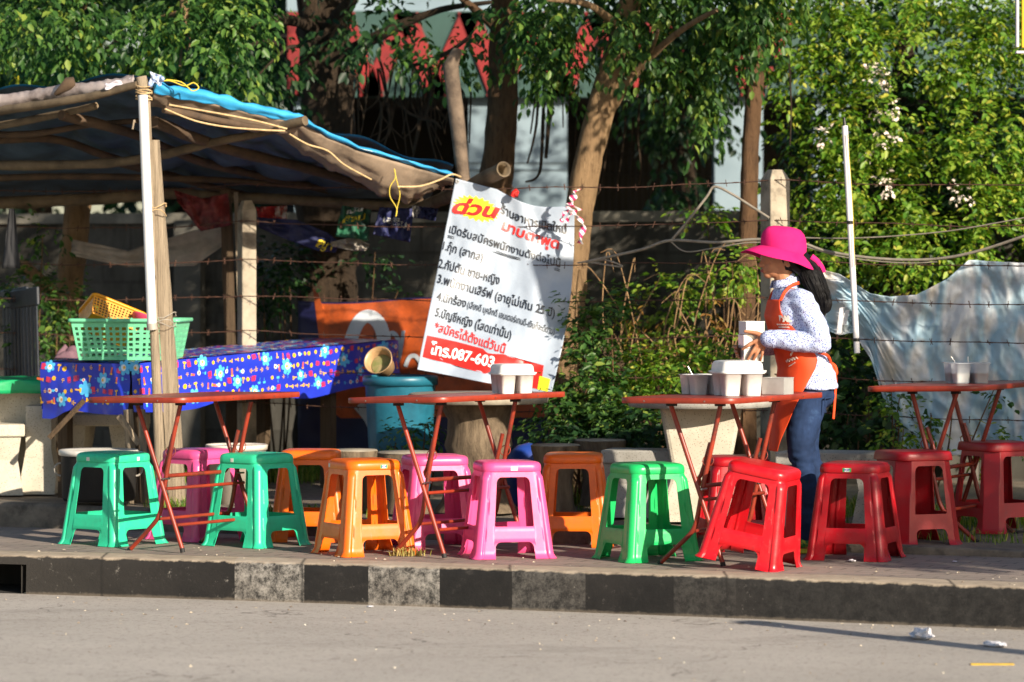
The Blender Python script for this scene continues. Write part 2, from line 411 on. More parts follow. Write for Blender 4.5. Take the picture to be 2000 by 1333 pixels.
# ================================================================ plastic stools
def stool_meshes(style):
    """one moulded stool as separate parts: seat, four legs, four stretchers"""
    HT = .47; ZT = .428; b0, b1 = (.196, .145) if style == 'round' else (.196, .155)
    r0 = .045 if style == 'round' else .06
    def prof(u, z, off=0.0):
        a = lerp(b0, b1, z/ZT); r = r0
        Lc = r*PI/4 if style == 'round' else r*.586
        L = (a-r)+Lc; t = u*L; s = 1 if t >= 0 else -1; at = abs(t)
        if at <= a-r: x, y, nx, ny = t, -a, 0, -1
        elif style == 'round':
            g = (at-(a-r))/r; x = s*(a-r+r*math.sin(g)); y = -(a-r+r*math.cos(g)); nx, ny = s*math.sin(g), -math.cos(g)
        else:
            g = (at-(a-r))/Lc; k = .5*r*g; x = s*(a-r+.293*2*.5*r*g*2*.854); y = -(a-.293*2*.5*r*g*.854); nx, ny = (s*.38, -.92) if g > .15 else (0, -1)
            x = s*(a-r+r*.5*g); y = -(a-r*.5*g); nx, ny = (s*.707*min(1, g*6), -(1-.293*min(1, g*6)))
        d = (1-abs(u))*L
        e = 0.0
        if style == 'round':
            q = d/.0225
            if q < 1: e += .0125*math.sqrt(1-q*q)*min(1, (ZT-.014-z)/.02 if z > ZT-.034 else 1)*(1 if z < ZT-.014 else 0)
            if .0225 <= d < .031: e -= .002
        if z < .03 and abs(u) > .5: e += .015*(1-z/.03)**2
        if .079 <= z <= .158 and abs(u) < .62 and style == 'round': e += .003
        return Vector((x+nx*(e+off), y+ny*(e+off), z))
    def nrm(u, z):
        h = .004; du = prof(min(1, u+h), z)-prof(max(-1, u-h), z); dz = prof(u, min(ZT, z+h))-prof(u, max(0, z-h))
        return du.cross(dz).normalized()
    uo = .585; SC = .165
    def rr(x0, x1, z0, z1, r0_, r1_, n=6):
        out = []
        for cx, cz, rr_, a0 in ((x1-r0_, z0+r0_, r0_, -PI/2), (x1-r1_, z1-r1_, r1_, 0), (x0+r1_, z1-r1_, r1_, PI/2), (x0+r0_, z0+r0_, r0_, PI)):
            for i in range(n+1): t = a0+PI/2*i/n; out.append((cx+rr_*math.cos(t), cz+rr_*math.sin(t)))
        return out
    w = uo*SC; hole = rr(-w, w, .156, .396, .006, .028); wl = .535*SC
    lowcut = [(wl, 0)]+[(wl-.026+.026*math.cos(t), .055+.026*math.sin(t)) for t in [PI/2*i/6 for i in range(7)]]+[(-wl+.026-.026*math.sin(t), .055+.026*math.cos(t)) for t in [PI/2*i/6 for i in range(7)]]+[(-wl, 0)]
    outer = [(-SC, 0)]+[(-wl, 0)]+lowcut[::-1][1:-1]+[(wl, 0), (SC, 0), (SC, ZT), (-SC, ZT)]
    def inside(p, poly):
        c = False; n_ = len(poly)
        for i in range(n_):
            (x1, y1), (x2, y2) = poly[i], poly[(i+1) % n_]
            if (y1 > p[1]) != (y2 > p[1]) and p[0] < (x2-x1)*(p[1]-y1)/(y2-y1)+x1: c = not c
        return c
    pts, edges = [], []
    def loop(pl, close=True):
        b_ = len(pts); pts.extend(pl)
        for i in range(len(pl) if close else len(pl)-1): edges.append((b_+i, b_+(i+1) % len(pl)))
    loop(outer); loop(hole)
    us = sorted(set([round(s*x, 4) for s in (-1, 1) for x in (1, .985, .97, .955, .94, .925, .91, .895, .88, .85, .82, .8, .76, .7, .64, .58, .52, .4, .27, .13, 0)]))
    zs = [0, .006, .012, .018, .024, .04, .06, .0785, .0795, .1, .13, .156, .1575, .18, .21, .24, .27, .30, .33, .36, .38, .396, .400, .405, .412, .418, .428]
    for u in us:
        for z in zs:
            p = (u*SC, z)
            if (abs(u) == 1 or z in (0, .428)) or (inside(p, outer) and not inside(p, hole)): pts.append(p)
    b_ = len(pts); pts.extend([(-SC, .405), (SC, .405), (-w, .156), (-w, .06), (w, .156), (w, .06)]); edges.extend([(b_, b_+1), (b_+2, b_+3), (b_+4, b_+5)])
    v2, e2, f2, _, _, _ = mgeo.delaunay_2d_cdt([Vector(p) for p in pts], edges, [], 0, 1e-5)
    tri = []
    for f in f2:
        c = (sum(v2[i].x for i in f)/3, sum(v2[i].y for i in f)/3)
        if inside(c, outer) and not inside(c, hole): tri.append(f)
    parts = {}
    for side in range(4):
        M = Matrix.Rotation(side*PI/2, 3, 'Z')
        cache = {}
        def vert(i):
            if i not in cache:
                u, z = max(-1, min(1, v2[i].x/SC)), max(0, min(ZT, v2[i].y)); nn = nrm(u, z); p = prof(u, z)
                cache[i] = (M @ p, M @ nn, M @ (p-nn*.0032), u, z)
            return cache[i]
        cnt = {}
        for f in tri:
            for a_, c_ in ((f[0], f[1]), (f[1], f[2]), (f[2], f[0])): cnt[frozenset((a_, c_))] = cnt.get(frozenset((a_, c_)), 0)+1
        for f in tri:
            cu = sum(v2[i].x for i in f)/3/SC; cz = sum(v2[i].y for i in f)/3
            key = ('seat', 0) if cz > .405 else ('stretcher', side) if abs(cu) < uo and cz < .156 else ('leg', (side+(1 if cu > 0 else 0)) % 4)
            d = parts.setdefault(key, dict(v=[], n=[], f=[]))
            q = [vert(i) for i in f]; up = (q[1][0]-q[0][0]).cross(q[2][0]-q[0][0]).dot(q[0][1]) > 0
            if not up: q = [q[0], q[2], q[1]]; f = (f[0], f[2], f[1])
            b1_ = len(d['v']); d['v'] += [x[0] for x in q]; d['n'] += [x[1] for x in q]; d['f'].append((b1_, b1_+1, b1_+2))
            b1_ = len(d['v']); d['v'] += [x[2] for x in q]; d['n'] += [-x[1] for x in q]; d['f'].append((b1_+2, b1_+1, b1_))
            for a_, c_ in ((f[0], f[1]), (f[1], f[2]), (f[2], f[0])):
                if cnt[frozenset((a_, c_))] == 1:
                    A_, C_ = vert(a_), vert(c_)
                    if (abs(A_[3]) > .999 and abs(C_[3]) > .999) or (A_[4] > ZT-.001 and C_[4] > ZT-.001): continue
                    b1_ = len(d['v']); qq = [A_[0], A_[2], C_[2], C_[0]]; nn = (qq[1]-qq[0]).cross(qq[2]-qq[0]).normalized()
                    d['v'] += qq; d['n'] += [nn]*4; d['f'].append((b1_, b1_+1, b1_+2, b1_+3))
    # seat pad
    d = parts[('seat', 0)]
    mb = MB(); a = b1
    pr = [(a-.004, .421), (a+.004, .4215), (a+.006, .426), (a+.0055, .448), (a+.002, .459), (a-.006, .4665), (a-.02, .470), (a-.05, .4715), (a-.1, .472)] if style == 'round' else \
         [(a-.004, .421), (a+.004, .4215), (a+.005, .426), (a+.002, .450), (a-.001, .4625), (a-.006, .467), (a-.02, .4685), (a-.05, .4685), (a-.1, .4685)]
    ns = 8 if style == 'round' else 2
    mb.loft([rrect(s_, s_, min(.06 if style == 'round' else .05, s_*.6), ns, z) for s_, z in pr], False, True)
    me = mb.mesh('tmp'); me.update()
    bm = bmesh.new(); bm.from_mesh(me); bmesh.ops.recalc_face_normals(bm, faces=bm.faces); bm.verts.ensure_lookup_table()
    o_ = len(d['v']); d['v'] += [v.co.copy() for v in bm.verts]; d['n'] += [v.normal.copy() for v in bm.verts]; d['f'] += [tuple(o_+v.index for v in f.verts) for f in bm.faces]; bm.free()
    out = {}
    for (nm, i), d in parts.items():
        me = bpy.data.meshes.new('stool_'+nm); me.from_pydata([tuple(v) for v in d['v']], [], d['f']); me.materials.append(None)
        me.polygons.foreach_set('use_smooth', [True]*len(d['f'])); me.update()
        me.normals_split_custom_set_from_vertices([tuple(n_.normalized()) if n_.length > .1 else (0, 0, 1) for n_ in d['n']])
        out.setdefault(nm, []).append(me)
    return out
SM = {'round': stool_meshes('round'), 'facet': stool_meshes('facet')}
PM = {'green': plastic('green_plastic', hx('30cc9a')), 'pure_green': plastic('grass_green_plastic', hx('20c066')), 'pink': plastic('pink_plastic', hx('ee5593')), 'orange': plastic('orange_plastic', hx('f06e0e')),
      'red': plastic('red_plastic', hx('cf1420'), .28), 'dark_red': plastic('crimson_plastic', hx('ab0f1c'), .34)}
stk_w = mat('sticker_white', hx('d8d8d2'), hx('c9c9c0'), 30, .5); stk_g = mat('sticker_green', hx('2c9a55'), None, rough=.5)
stk_b = mat('sticker_print', hx('2a3f8c'), None, rough=.5)
def text_mesh(s, size=1.0, bold=0.0, shear=0.0, res=3, sp=1.0):
    c = bpy.data.curves.new('lettering', 'FONT'); c.body = s; c.size = size; c.offset = bold; c.shear = shear; c.resolution_u = res; c.space_character = sp
    o = bpy.data.objects.new('lettering', c); COL.objects.link(o); bpy.context.view_layer.update()
    me = bpy.data.meshes.new_from_object(o.evaluated_get(bpy.context.evaluated_depsgraph_get()))
    bpy.data.objects.remove(o); bpy.data.curves.remove(c); return me
def stool(px, py, rot, colour, label, style='round', sticker=(), tilt=None, z=0.0, loc=None):
    """px, py: photo pixel of the point on the paving under the middle of the stool"""
    p = Vector(loc) if loc else G(px, py, z)
    rot += (1000-px)/F
    if tilt: tilt = (tilt[0], tilt[1], rot)
    t = thing('plastic_stool', label, 'stool', p, 'plastic stools around the folding tables')
    t.rotation_euler = (tilt[0], tilt[1], rot) if tilt else (0, 0, rot)
    for nm in ('seat', 'leg', 'stretcher'):
        for me in SM[style][nm]: link(nm, me, PM[colour], t, False)
    for side, u, kind, wd in sticker:
        a = (.145 if style == 'round' else .155)+.0058; M = Matrix.Rotation(side*PI/2, 3, 'Z')
        mb = MB(); mb.box(M @ Vector((u, -a-.0008, .4375)), (wd, .0012, .019) if side % 2 == 0 else (.0012, wd, .019))
        s_ = obj('sticker', mb, stk_g if kind == 'green' else stk_w, t, False)
        if kind == 'green':
            mb = MB(); mb.box(M @ Vector((u, -a-.0022, .4375)), (wd*.56, .001, .017) if side % 2 == 0 else (.001, wd*.56, .017)); obj('sticker_panel', mb, stk_w, s_, False)
            me = text_mesh('POP', .015, .0006); xs_ = [v.co.x for v in me.vertices]; off = (min(xs_)+max(xs_))/2
            me.transform(Matrix.Translation((-off, -.0052, 0))); me.transform(Matrix.Rotation(PI/2, 4, 'X')); me.transform(Matrix.Translation((u, -a-.0032, .4375))); me.transform(M.to_4x4())
            obj('sticker_lettering', me, stk_b, s_, False)
    return t
KA = math.atan2(-.38, .925)     # angle of the kerb
D = math.radians
stool(221, 1061, D(45), 'green', 'sea green plastic stool at the far left with two white stickers on its rim', sticker=((3, -.03, 'white', .022), (0, .03, 'white', .018)))
stool(388, 1052, D(42), 'pink', 'pink plastic stool standing behind the first folding table')
stool(501, 1064, D(47), 'green', 'sea green plastic stool in front of the first table with one small sticker', sticker=((3, -.03, 'white', .018),))
stool(607, 1054, D(-6), 'orange', 'orange plastic stool standing behind a sea green stool')
stool(712, 1081, D(25), 'orange', 'orange plastic stool at the kerb edge with green and white sticker, grass tuft beside it', sticker=((0, .035, 'green', .04), (3, -.09, 'white', .016)))
stool(849, 1069, D(14), 'pink', 'pink plastic stool under the second table, partly shaded and behind its front legs')
stool(990, 1086, D(12), 'pink', 'pink plastic stool in the front row with a cream sticker on its rim', sticker=((0, .005, 'white', .034),))
stool(1120, 1064, D(-2), 'orange', 'orange plastic stool between the front pink stool and the grass green stool')
stool(1264, 1092, D(27), 'pure_green', 'grass green plastic stool in the front row, dappled with shade')
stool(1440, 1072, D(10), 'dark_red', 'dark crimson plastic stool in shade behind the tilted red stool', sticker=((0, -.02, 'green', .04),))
stool(1463, 1096, D(-18), 'red', 'bright red plastic stool tilted with one leg off the paving', tilt=(D(1), D(10.5), D(-18)), z=.03)
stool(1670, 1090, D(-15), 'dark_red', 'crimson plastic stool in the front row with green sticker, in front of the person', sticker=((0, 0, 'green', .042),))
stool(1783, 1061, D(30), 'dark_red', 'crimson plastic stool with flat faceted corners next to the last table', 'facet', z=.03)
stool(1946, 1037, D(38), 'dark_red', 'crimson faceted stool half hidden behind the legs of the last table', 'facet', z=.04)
# ================================================================ folding tables
m_tt = mat('table_top', hx('7c2a22'), hx('93392f'), 3, .38, .15, 30, .002, dirt=hx('5b2a25'), dscale=4, dlo=.55, dhi=.7)
m_tr = mat('table_rim', hx('95351f'), hx('76291b'), 7, .4, .1, 40, .002, dirt=hx('4e241c'), dscale=9, dlo=.62, dhi=.72)
m_tl = mat('table_legs', hx('95331d'), hx('6c291d'), 6, .4, .1, 50, .002, dirt=hx('3d2a25'), dscale=5, dlo=.56, dhi=.68, rnd=True)
m_cap = mat('rubber_cap', hx('1b1a1a'), None, rough=.7)
m_steel = mat('screw_steel', hx('b8b4ae'), None, rough=.3, metal=1)
TABLES = []
def table(px, py, rot, label, tilt=(0, 0), HT=.79, A=.62, B=1.06, z=0.0, dark=False):
    p = G(px, py, z)
    t = thing('folding_table', label, 'table', p, 'red brown folding tables on the pavement'); t.rotation_euler = (tilt[0], tilt[1], rot)
    b = MB(); b.loft([rrect(A/2-.004, B/2-.004, .07, 6, HT-.02), rrect(A/2-.004, B/2-.004, .07, 6, HT-.001), rrect(A/2-.03, B/2-.03, .06, 6, HT+.0005)], True, True, False); obj('tabletop', b, m_tt, t, False)
    b = MB(); o1, o2 = rrect(A/2, B/2, .075, 6), rrect(A/2-.003, B/2-.003, .072, 6)
    b.loft([[q+Vector((0, 0, zz)) for q in o] for o, zz in ((o2, HT-.026), (o1, HT-.024), (o1, HT-.003), (o2, HT+.001))], False, False); obj('rim', b, m_tr, t, False)
    for x, y in ((-A/2+.15, -B/2-.0012), (A/2-.15, -B/2-.0012), (-A/2-.0012, 0), (A/2+.0012, -.1), (A/2+.0012, .25)):
        b = MB(); q = Vector((x, y, HT-.014)); d = Vector((0, 1, 0)) if abs(y) > .4 else Vector((1, 0, 0)); b.tube([q-d*.001, q+d*.001], .004, 8); obj('screw', b, m_steel, t, False)
    r = .0115
    for s, yb in ((-1, -.33), (1, .33)):
        b = MB(); pth = [(-.125, yb, HT-.024), (-.125+.02, yb, HT-.08), (.15, yb, .012)]; b.tube(pth, r, 10); l_ = obj('leg', b, m_tl, t, False)
        b = MB(); b.tube([(.148, yb, .02), (.152, yb, 0)], r*1.12, 10); obj('rubber_foot', b, m_cap, l_, False)
        yi = yb-s*.028
        b = MB(); b.tube(smooth_path([(.135, yi, HT-.024), (.09, yi, .60), (.04, yi, .40), (0.005, yi, .24), (-.012, yi, .185), (-.05, yi, .135), (-.2, yi, .004)], 5), r, 10); l_ = obj('leg', b, m_tl, t, False)
        b = MB(); b.tube([(-.193, yi, .010), (-.205, yi, 0.001)], r*1.12, 10); obj('rubber_foot', b, m_cap, l_, False)
        b = MB(); b.tube([(.0465, yb+s*.014, .365), (.0465, yi-s*.014, .365)], .005, 8); obj('pivot_bolt', b, m_steel, t, False)
        b = MB(); yk = yi-s*.002; b.tube(arc((.062, yk, .50), .026, 0, 2*PI, 20, (1, .25, 0), (0, .2, 1)), .0022, 6); obj('latch_ring', b, m_tl, t, False)
        b = MB(); b.box((-.115, yb, HT-.034), (.045, .03, .02)); obj('bracket', b, m_cap, t, False)
        b = MB(); b.box((.130, yi, HT-.034), (.045, .03, .02)); obj('bracket', b, m_cap, t, False)
    b = MB(); x0, y0 = .052, -.278
    pth = [(.0635, y0, .585), (.028, y0, .47), (.012, y0, .43)]+[(.0, y0+.055*(1-math.cos(a)), .43-.055*math.sin(a)) for a in [PI/2*i/6 for i in range(1, 7)]]
    pth2 = [(x, -y, z_) for x, y, z_ in pth[::-1]]
    b.tube(pth+pth2, .0105, 10); obj('brace', b, m_tl, t, False)
    for x, z_, yb in ((.055, .315, .33), (-.03, .16, .302), (.135, .09, .33) if False else (.118, .135, .33)):
        b = MB(); b.tube([(x, -yb, z_), (x, yb, z_)], .0085, 10); obj('crossbar', b, m_tl, t, False)
    TABLES.append(t); return t
t1 = table(386, 1070, D(-32), 'red brown folding table standing before the long blue cloth table, its top bare', (0, D(-1.0)), HT=.775)
t2 = table(901, 1081, D(-37), 'red brown folding table before the white banner, a lidded white caddy on it', (0, D(-1.6)), HT=.788)
t3 = table(1416, 1096, D(-29), 'red brown folding table with most containers, next to the person in pink hat', (0, D(-.6)), HT=.805)
t4 = table(1874, 1052, D(180-26), 'dark shaded folding table at the right edge with one clear caddy on it', (0, D(1.2)), z=.02, HT=.80)
# ================================================================ shelter with a tarpaulin roof on poles
m_bamboo = mat('old_bamboo', hx('76664f'), hx('4c4030'), 7, .8, .3, 30, .004, rnd=True)
m_pole = mat('dark_pole', hx('5a4734'), hx('3d3025'), 7, .85, .4, 40, .004)
def m_wood(name, a, b, sc=4):
    k = N(name); co = k.coord('Object')
    f = k.noise(co, sc, 9, .75, (26, 26, .7)); c = k.ramp(f, [(.32, b), (.5, a), (.62, tuple(x*1.15 for x in a)), (.75, b)])
    k.bump(k.noise(co, sc, 9, .75, (30, 30, .7)), .9, .012); return k.set(c, .9, 0, .2)
m_grey = m_wood('weathered_wood', hx('948672'), hx('584c40'))
m_darkw = m_wood('dark_wood', hx('574838'), hx('332a21'))
m_alu = mat('pale_metal_tube', hx('e6e6e6'), hx('cfd2d4'), 3, .3, metal=.15)
m_rope = mat('tan_rope', hx('c9ad82'), hx('a48a62'), 30, .9)
m_yrope = mat('yellow_rope', hx('c9b23a'), None, rough=.7)
m_tin = mat('tie_wire', hx('9a948a'), None, rough=.5)
pA, pB, pL = P(287, 158, 22.0), P(886, 342, 23.3), P(-190, 212, 22.95)
pC, pD = P(835, 398, 25.1), P(-300, 392, 25.3)
def edge(s):
    q = lerp(pL, pA, s/.42) if s < .42 else lerp(pA, pB, (s-.42)/.58)
    return q
def roof(s, t):
    q = lerp(edge(s), lerp(pD, pC, s), t); k = math.sin(PI*min(1, max(0, t)))
    w = .05*k*mnoise.noise(Vector((s*9, t*5, 1)))+.02*mnoise.noise(Vector((s*30, t*12, 4)))*k
    sag = -.05*k*abs(math.sin(s*9*PI))
    return q+Vector((0, 0, w+sag+.03+.02*math.sin(s*40)*(1-t)**4))
sh = thing('shelter', 'open shelter of bamboo poles roofed with a sagging blue tarpaulin', 'shelter', (pA.x, pA.y, .1))
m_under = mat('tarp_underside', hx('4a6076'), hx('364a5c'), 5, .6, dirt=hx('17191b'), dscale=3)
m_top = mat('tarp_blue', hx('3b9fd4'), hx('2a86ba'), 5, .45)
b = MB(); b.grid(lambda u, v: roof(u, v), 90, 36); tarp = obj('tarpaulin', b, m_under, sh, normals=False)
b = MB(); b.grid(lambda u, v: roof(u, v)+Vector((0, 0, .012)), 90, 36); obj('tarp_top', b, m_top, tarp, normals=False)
# rolled blue edge on the right, pale roll on the left
def roll(pts, r, mt, name, flat=.6):
    b = MB(); b.tube(smooth_path(pts, 6), r, 10, wob=.35); o = obj(name, b, mt, sh); return o
E1 = [P(x, y, lerp(22.0, 23.3, (x-287)/599)) for x, y in ((300, 172), (340, 182), (420, 196), (480, 212), (540, 225), (584, 232), (640, 262), (700, 288), (770, 308), (830, 326), (886, 342))]
b = MB()
def f_edge(u, v):
    i = min(len(E1)-2, int(u*(len(E1)-1))); q = lerp(E1[i], E1[i+1], u*(len(E1)-1)-i); wd = lerp(.046, .018, u)*(1-.5*sstep(.45, .6, u))*(1+.5*mnoise.noise(Vector((u*19, 3, 0))))
    a = v*PI*1.5; return q+Vector((.0, -.02*math.sin(a)-.012, wd*(1-2*v*.75)-.004+.012*mnoise.noise(Vector((u*22, v*2, 0)))))
b.grid(f_edge, 80, 8); o = obj('rolled_edge', b, m_top, sh, normals=False); mod(o, 'SOLIDIFY', thickness=.004)
b = MB(); b.grid(lambda u, v: f_edge(.52+.33*u, .16+.3*v*(.25+.75*abs(mnoise.noise(Vector((u*31, 5, 0))))*1.8))+Vector((0, -.004, 0)), 120, 3)
obj('printed_lettering', b, mat('tarp_white', hx('d9dcdc'), None), o)
flo = [(300, 200), (360, 208), (430, 222), (500, 250), (560, 262), (600, 298), (660, 330), (705, 352), (745, 378), (800, 393), (845, 372), (880, 352)]
def f_flap(u, v):
    x = lerp(300, 882, u); i = 0
    while i < len(flo)-2 and flo[i+1][0] < x: i += 1
    y1 = lerp(flo[i][1], flo[i+1][1], (x-flo[i][0])/(flo[i+1][0]-flo[i][0]))+4*mnoise.noise(Vector((u*14, 7, 0)))
    Y = lerp(22.0, 23.3, (x-287)/599); j = min(len(E1)-2, int(u*(len(E1)-1))); q = lerp(E1[j], E1[j+1], u*(len(E1)-1)-j)
    q2 = P(x-20*(1-u), y1, Y+.28); w = .03*math.sin(PI*v)*mnoise.noise(Vector((u*13, v*4, 2)))-.03*v*abs(mnoise.noise(Vector((u*24, 1, 2))))
    return lerp(q+Vector((0, .01, -.02)), q2, v)+Vector((0, -.02*math.sin(PI*v), w-.03*math.sin(PI*v)))
b = MB(); b.grid(f_flap, 120, 16); o = obj('folded_flap', b, mat('tarp_brown', hx('8f7d6a'), hx('6f6152'), 5, .7, .3, 20, .01, dirt=hx('4f453b'), dscale=4), sh, normals=False); mod(o, 'SOLIDIFY', thickness=.005)
El = [pL+Vector((-.3, .1, 0)), P(-20, 200, 22.55), P(60, 190, 22.4), P(130, 178, 22.25), P(200, 172, 22.1), P(262, 160, 22.0)]
b = MB()
pl = smooth_path(El, 8)
def f_left(u, v):
    i = min(len(pl)-2, int(u*(len(pl)-1))); q = lerp(pl[i], pl[i+1], u*(len(pl)-1)-i)
    return q+Vector((0, .0-.03*math.sin(v*PI), .035-.07*v+.012*mnoise.noise(Vector((u*26, v*3, 0)))))
b.grid(f_left, 90, 6); o = obj('pale_edge', b, mat('tarp_grey', hx('b3a7a2'), hx('8c7f7c'), 6, .6, dirt=hx('5c5048')), sh, normals=False); mod(o, 'SOLIDIFY', thickness=.005)
b = MB(); q = P(140, 178, 22.2); b.tube([P(108, 184, 22.25), P(135, 163, 22.2), P(146, 160, 22.2)], [.012, .04, .028], 9, wob=.4); obj('tarp_fold', b, m_pole, sh)
POLES = [
 ([(-60, 224, 22.7), (60, 208, 22.35), (170, 190, 22.1), (268, 166, 21.95)], .024, m_bamboo),
 ([(-60, 256, 22.9), (60, 235, 22.6), (188, 207, 22.3)], .022, m_bamboo),
 ([(-60, 323, 23.3), (120, 323, 23.1), (230, 317, 23.0), (330, 300, 22.9), (430, 276, 22.8), (500, 262, 22.75), (596, 237, 22.6)], .026, m_bamboo),
 ([(-60, 262, 23.0), (60, 262, 22.9), (165, 246, 22.8), (270, 236, 22.7)], .018, m_pole),
 ([(120, 225, 22.4), (260, 262, 22.8), (400, 318, 23.7), (640, 372, 24.7)], .026, m_pole),
 ([(300, 238, 22.3), (440, 290, 23.0), (640, 340, 23.8), (820, 392, 24.5)], .03, m_pole),
 ([(-60, 278, 23.0), (100, 272, 23.2), (230, 312, 23.7), (430, 372, 24.8)], .024, m_pole),
 ([(205, 312, 23.6), (330, 345, 24.2), (520, 390, 24.9)], .02, m_pole),
 ([(-60, 350, 24.0), (150, 345, 24.0), (420, 352, 24.2), (640, 368, 24.6)], .02, m_pole),
 ([(-60, 400, 24.9), (200, 388, 24.85), (330, 378, 24.8), (470, 386, 24.7), (640, 395, 24.6), (840, 408, 24.4)], .036, m_bamboo),
 ([(320, 214, 22.15), (480, 246, 22.5), (560, 255, 22.7)], .02, m_pole)]
for pts, r, mt in POLES:
    b = MB(); b.tube(smooth_path([P(*p) for p in pts], 6), [r*1.12, r*.88], 10, wob=.25, seed=pts[0][1]); obj('roof_pole', b, mt, sh)
b = MB(); o1, o2 = P(800, 416, 24.2), P(984, 331, 23.05); d = (o2-o1).normalized()
b.tube(smooth_path([o1, lerp(o1, o2, .5)+Vector((0, 0, -.01)), o2], 6), [.036, .046], 14, cap=False, wob=.12); b.tube([o2, o2-d*.002, o2-d*.25], [.046, .036, .034], 14, cap=False)
obj('bamboo_beam', b, m_bamboo, sh, normals=False)
b = MB(); b.tube([P(552, 247, 22.55), P(596, 236, 22.45)], .028, 12); obj('pole_stub', b, m_bamboo, sh)
b = MB(); b.grid(lambda u, v: P(lerp(292, 318, u)+3*math.sin(v*5), lerp(140+9*u, 168-4*u+5*math.sin(u*9), v), 21.95)+Vector((0, .03*mnoise.noise(Vector((u*4, v*4, 2))), 0)), 14, 10); o = obj('torn_scrap', b, mat('tarp_scrap', hx('c9ccd6'), hx('6f8fc0'), 14, .5, lo=.45, hi=.55), sh, normals=False); mod(o, 'SOLIDIFY', thickness=.003)
b = MB(); b.grid(lambda u, v: P(lerp(205, 262, u), lerp(163-10*u, 176-16*u, v)+2*math.sin(u*12), 22.0)+Vector((0, .02*mnoise.noise(Vector((u*4, v*4, 6))), 0)), 20, 5); o = obj('torn_scrap', b, mat('tarp_scrap_pale', hx('cfc9d2'), hx('a9a2ac'), 9, .5), sh, normals=False); mod(o, 'SOLIDIFY', thickness=.003)
# front post: aluminium tube strapped to timber
b = MB(); b.tube([P(279, 186, 21.93), P(297, 640, 21.93)], .0265, 20); al = obj('aluminium_tube', b, m_alu, sh)
b = MB(); b.tube([P(296, 632, 21.93), P(297.5, 645, 21.93)], .0285, 20); obj('tube_collar', b, m_tin, al)
b = MB(); b.tube([P(276, 150, 21.97), P(283, 186, 21.97), P(301, 640, 21.97), P(316, 1000, 21.97)], [.032, .03, .026, .03], 12, wob=.2); obj('bamboo_post', b, m_grey, sh)
b = MB(); q0, q1 = P(303, 274, 22.02), P(348, 998, 22.02)
rg = []
for i in range(30):
    t_ = i/29; c = lerp(q0, q1, t_); w_ = lerp(.022, .044, min(1, t_*1.4)); j = .004*mnoise.noise(Vector((t_*9, 3, 1)))
    rg.append([c+Vector((sx*w_+j, sy*.03, 0)) for sx, sy in ((-1, -1), (-.2, -1.12), (.5, -.95), (1, -1), (1, 1), (-1, 1))])
b.loft(rg, smooth=False); obj('timber_plank', b, m_grey, sh)
b = MB(); rg = []
for i in range(12):
    t_ = i/11; c = lerp(P(285, 480, 21.98), P(297, 545, 21.96), t_); w_ = .012*math.sin(PI*(.15+.8*t_)); rg.append([c+Vector((-w_, -.02, 0)), c+Vector((w_, -.024, 0)), c+Vector((w_, -.012, 0)), c+Vector((-w_, -.01, 0))])
b.loft(rg, smooth=False); b.xf(Matrix.Translation((.028, -.012, 0))); obj('splinter', b, m_grey, sh)
def lash(name, mt, p0, n, r, dz, rad, tilt=0.2):
    b = MB(); pts = []
    for i in range(n*14+1):
        a = 2*PI*i/14; pts.append(Vector(p0)+Vector((rad*math.cos(a), rad*.9*math.sin(a), -dz*i/14+tilt*rad*math.cos(a)*math.sin(i*.6))))
    b.tube(pts, r, 5); obj(name, b, mt, sh)
lash('rope_lashing', m_rope, P(281, 168, 21.96), 7, .0035, .012, .044)
lash('wire_lashing', m_tin, P(316, 618, 21.99), 3, .0022, .012, .078, .5)
lash('rope_lashing', m_rope, P(301, 404, 21.98), 2, .003, .011, .066, .5)
for pts in ([(322, 213), (380, 236), (440, 248), (510, 254), (556, 256)], [(565, 262), (600, 282), (640, 295), (672, 322), (725, 351)], [(776, 365), (820, 364), (858, 352), (882, 341), (900, 346)], [(330, 205), (480, 232), (560, 252)]):
    b = MB(); b.tube(smooth_path([P(x, y, lerp(21.95, 23.2, (x-287)/599)-.03) for x, y in pts], 6), .0055, 7); obj('rope', b, m_rope, sh)
b = MB(); b.tube(smooth_path([P(x, y, 23.0) for x, y in ((770, 330), (772, 348), (762, 365), (762, 385), (775, 408), (773, 424), (776, 405), (781, 380), (774, 350), (771, 332))], 5), .003, 6); obj('loose_string', b, m_yrope, sh)
b = MB(); b.tube(smooth_path([P(x, y, 22.0) for x, y in ((300, 162), (330, 158), (360, 168), (378, 162), (388, 172), (376, 178), (366, 170), (352, 160), (325, 156))], 5), .004, 6); obj('loose_string', b, m_yrope, sh)
b = MB(); b.tube(smooth_path([P(x, y, 21.9) for x, y in ((263, 240), (262, 235), (259, 253))], 4), .006, 6); obj('rag', b, m_grey, sh)
# rear posts
for x, y0, w_, Y in ((441, 372, .034, 24.25), (461, 376, .012, 24.22), (-60, 380, .035, 24.6)):
    b = MB(); q0, q1 = P(x, y0, Y), P(x+14, 950, Y); b.loft([[q+Vector((sx*w_, sy*w_*.8, 0)) for sx, sy in ((-1,-1),(1,-1),(1,1),(-1,1))] for q in (q0, lerp(q0, q1, .5)+Vector((.006, 0, 0)), q1)], smooth=False); obj('rear_post', b, m_darkw if w_ > .02 else m_grey, sh)
b = MB(); b.tube([P(893, 100, 23.55), P(880, 128, 23.5), P(890, 210, 23.45), P(904, 345, 23.4), P(912, 380, 23.4)], [.030, .042, .046, .042, .04], 12, wob=.3); obj('dead_trunk_post', b, mat('dead_bark', hx('6f5f4f'), hx('40352b'), 9, .9, .6, 30, .01), sh)

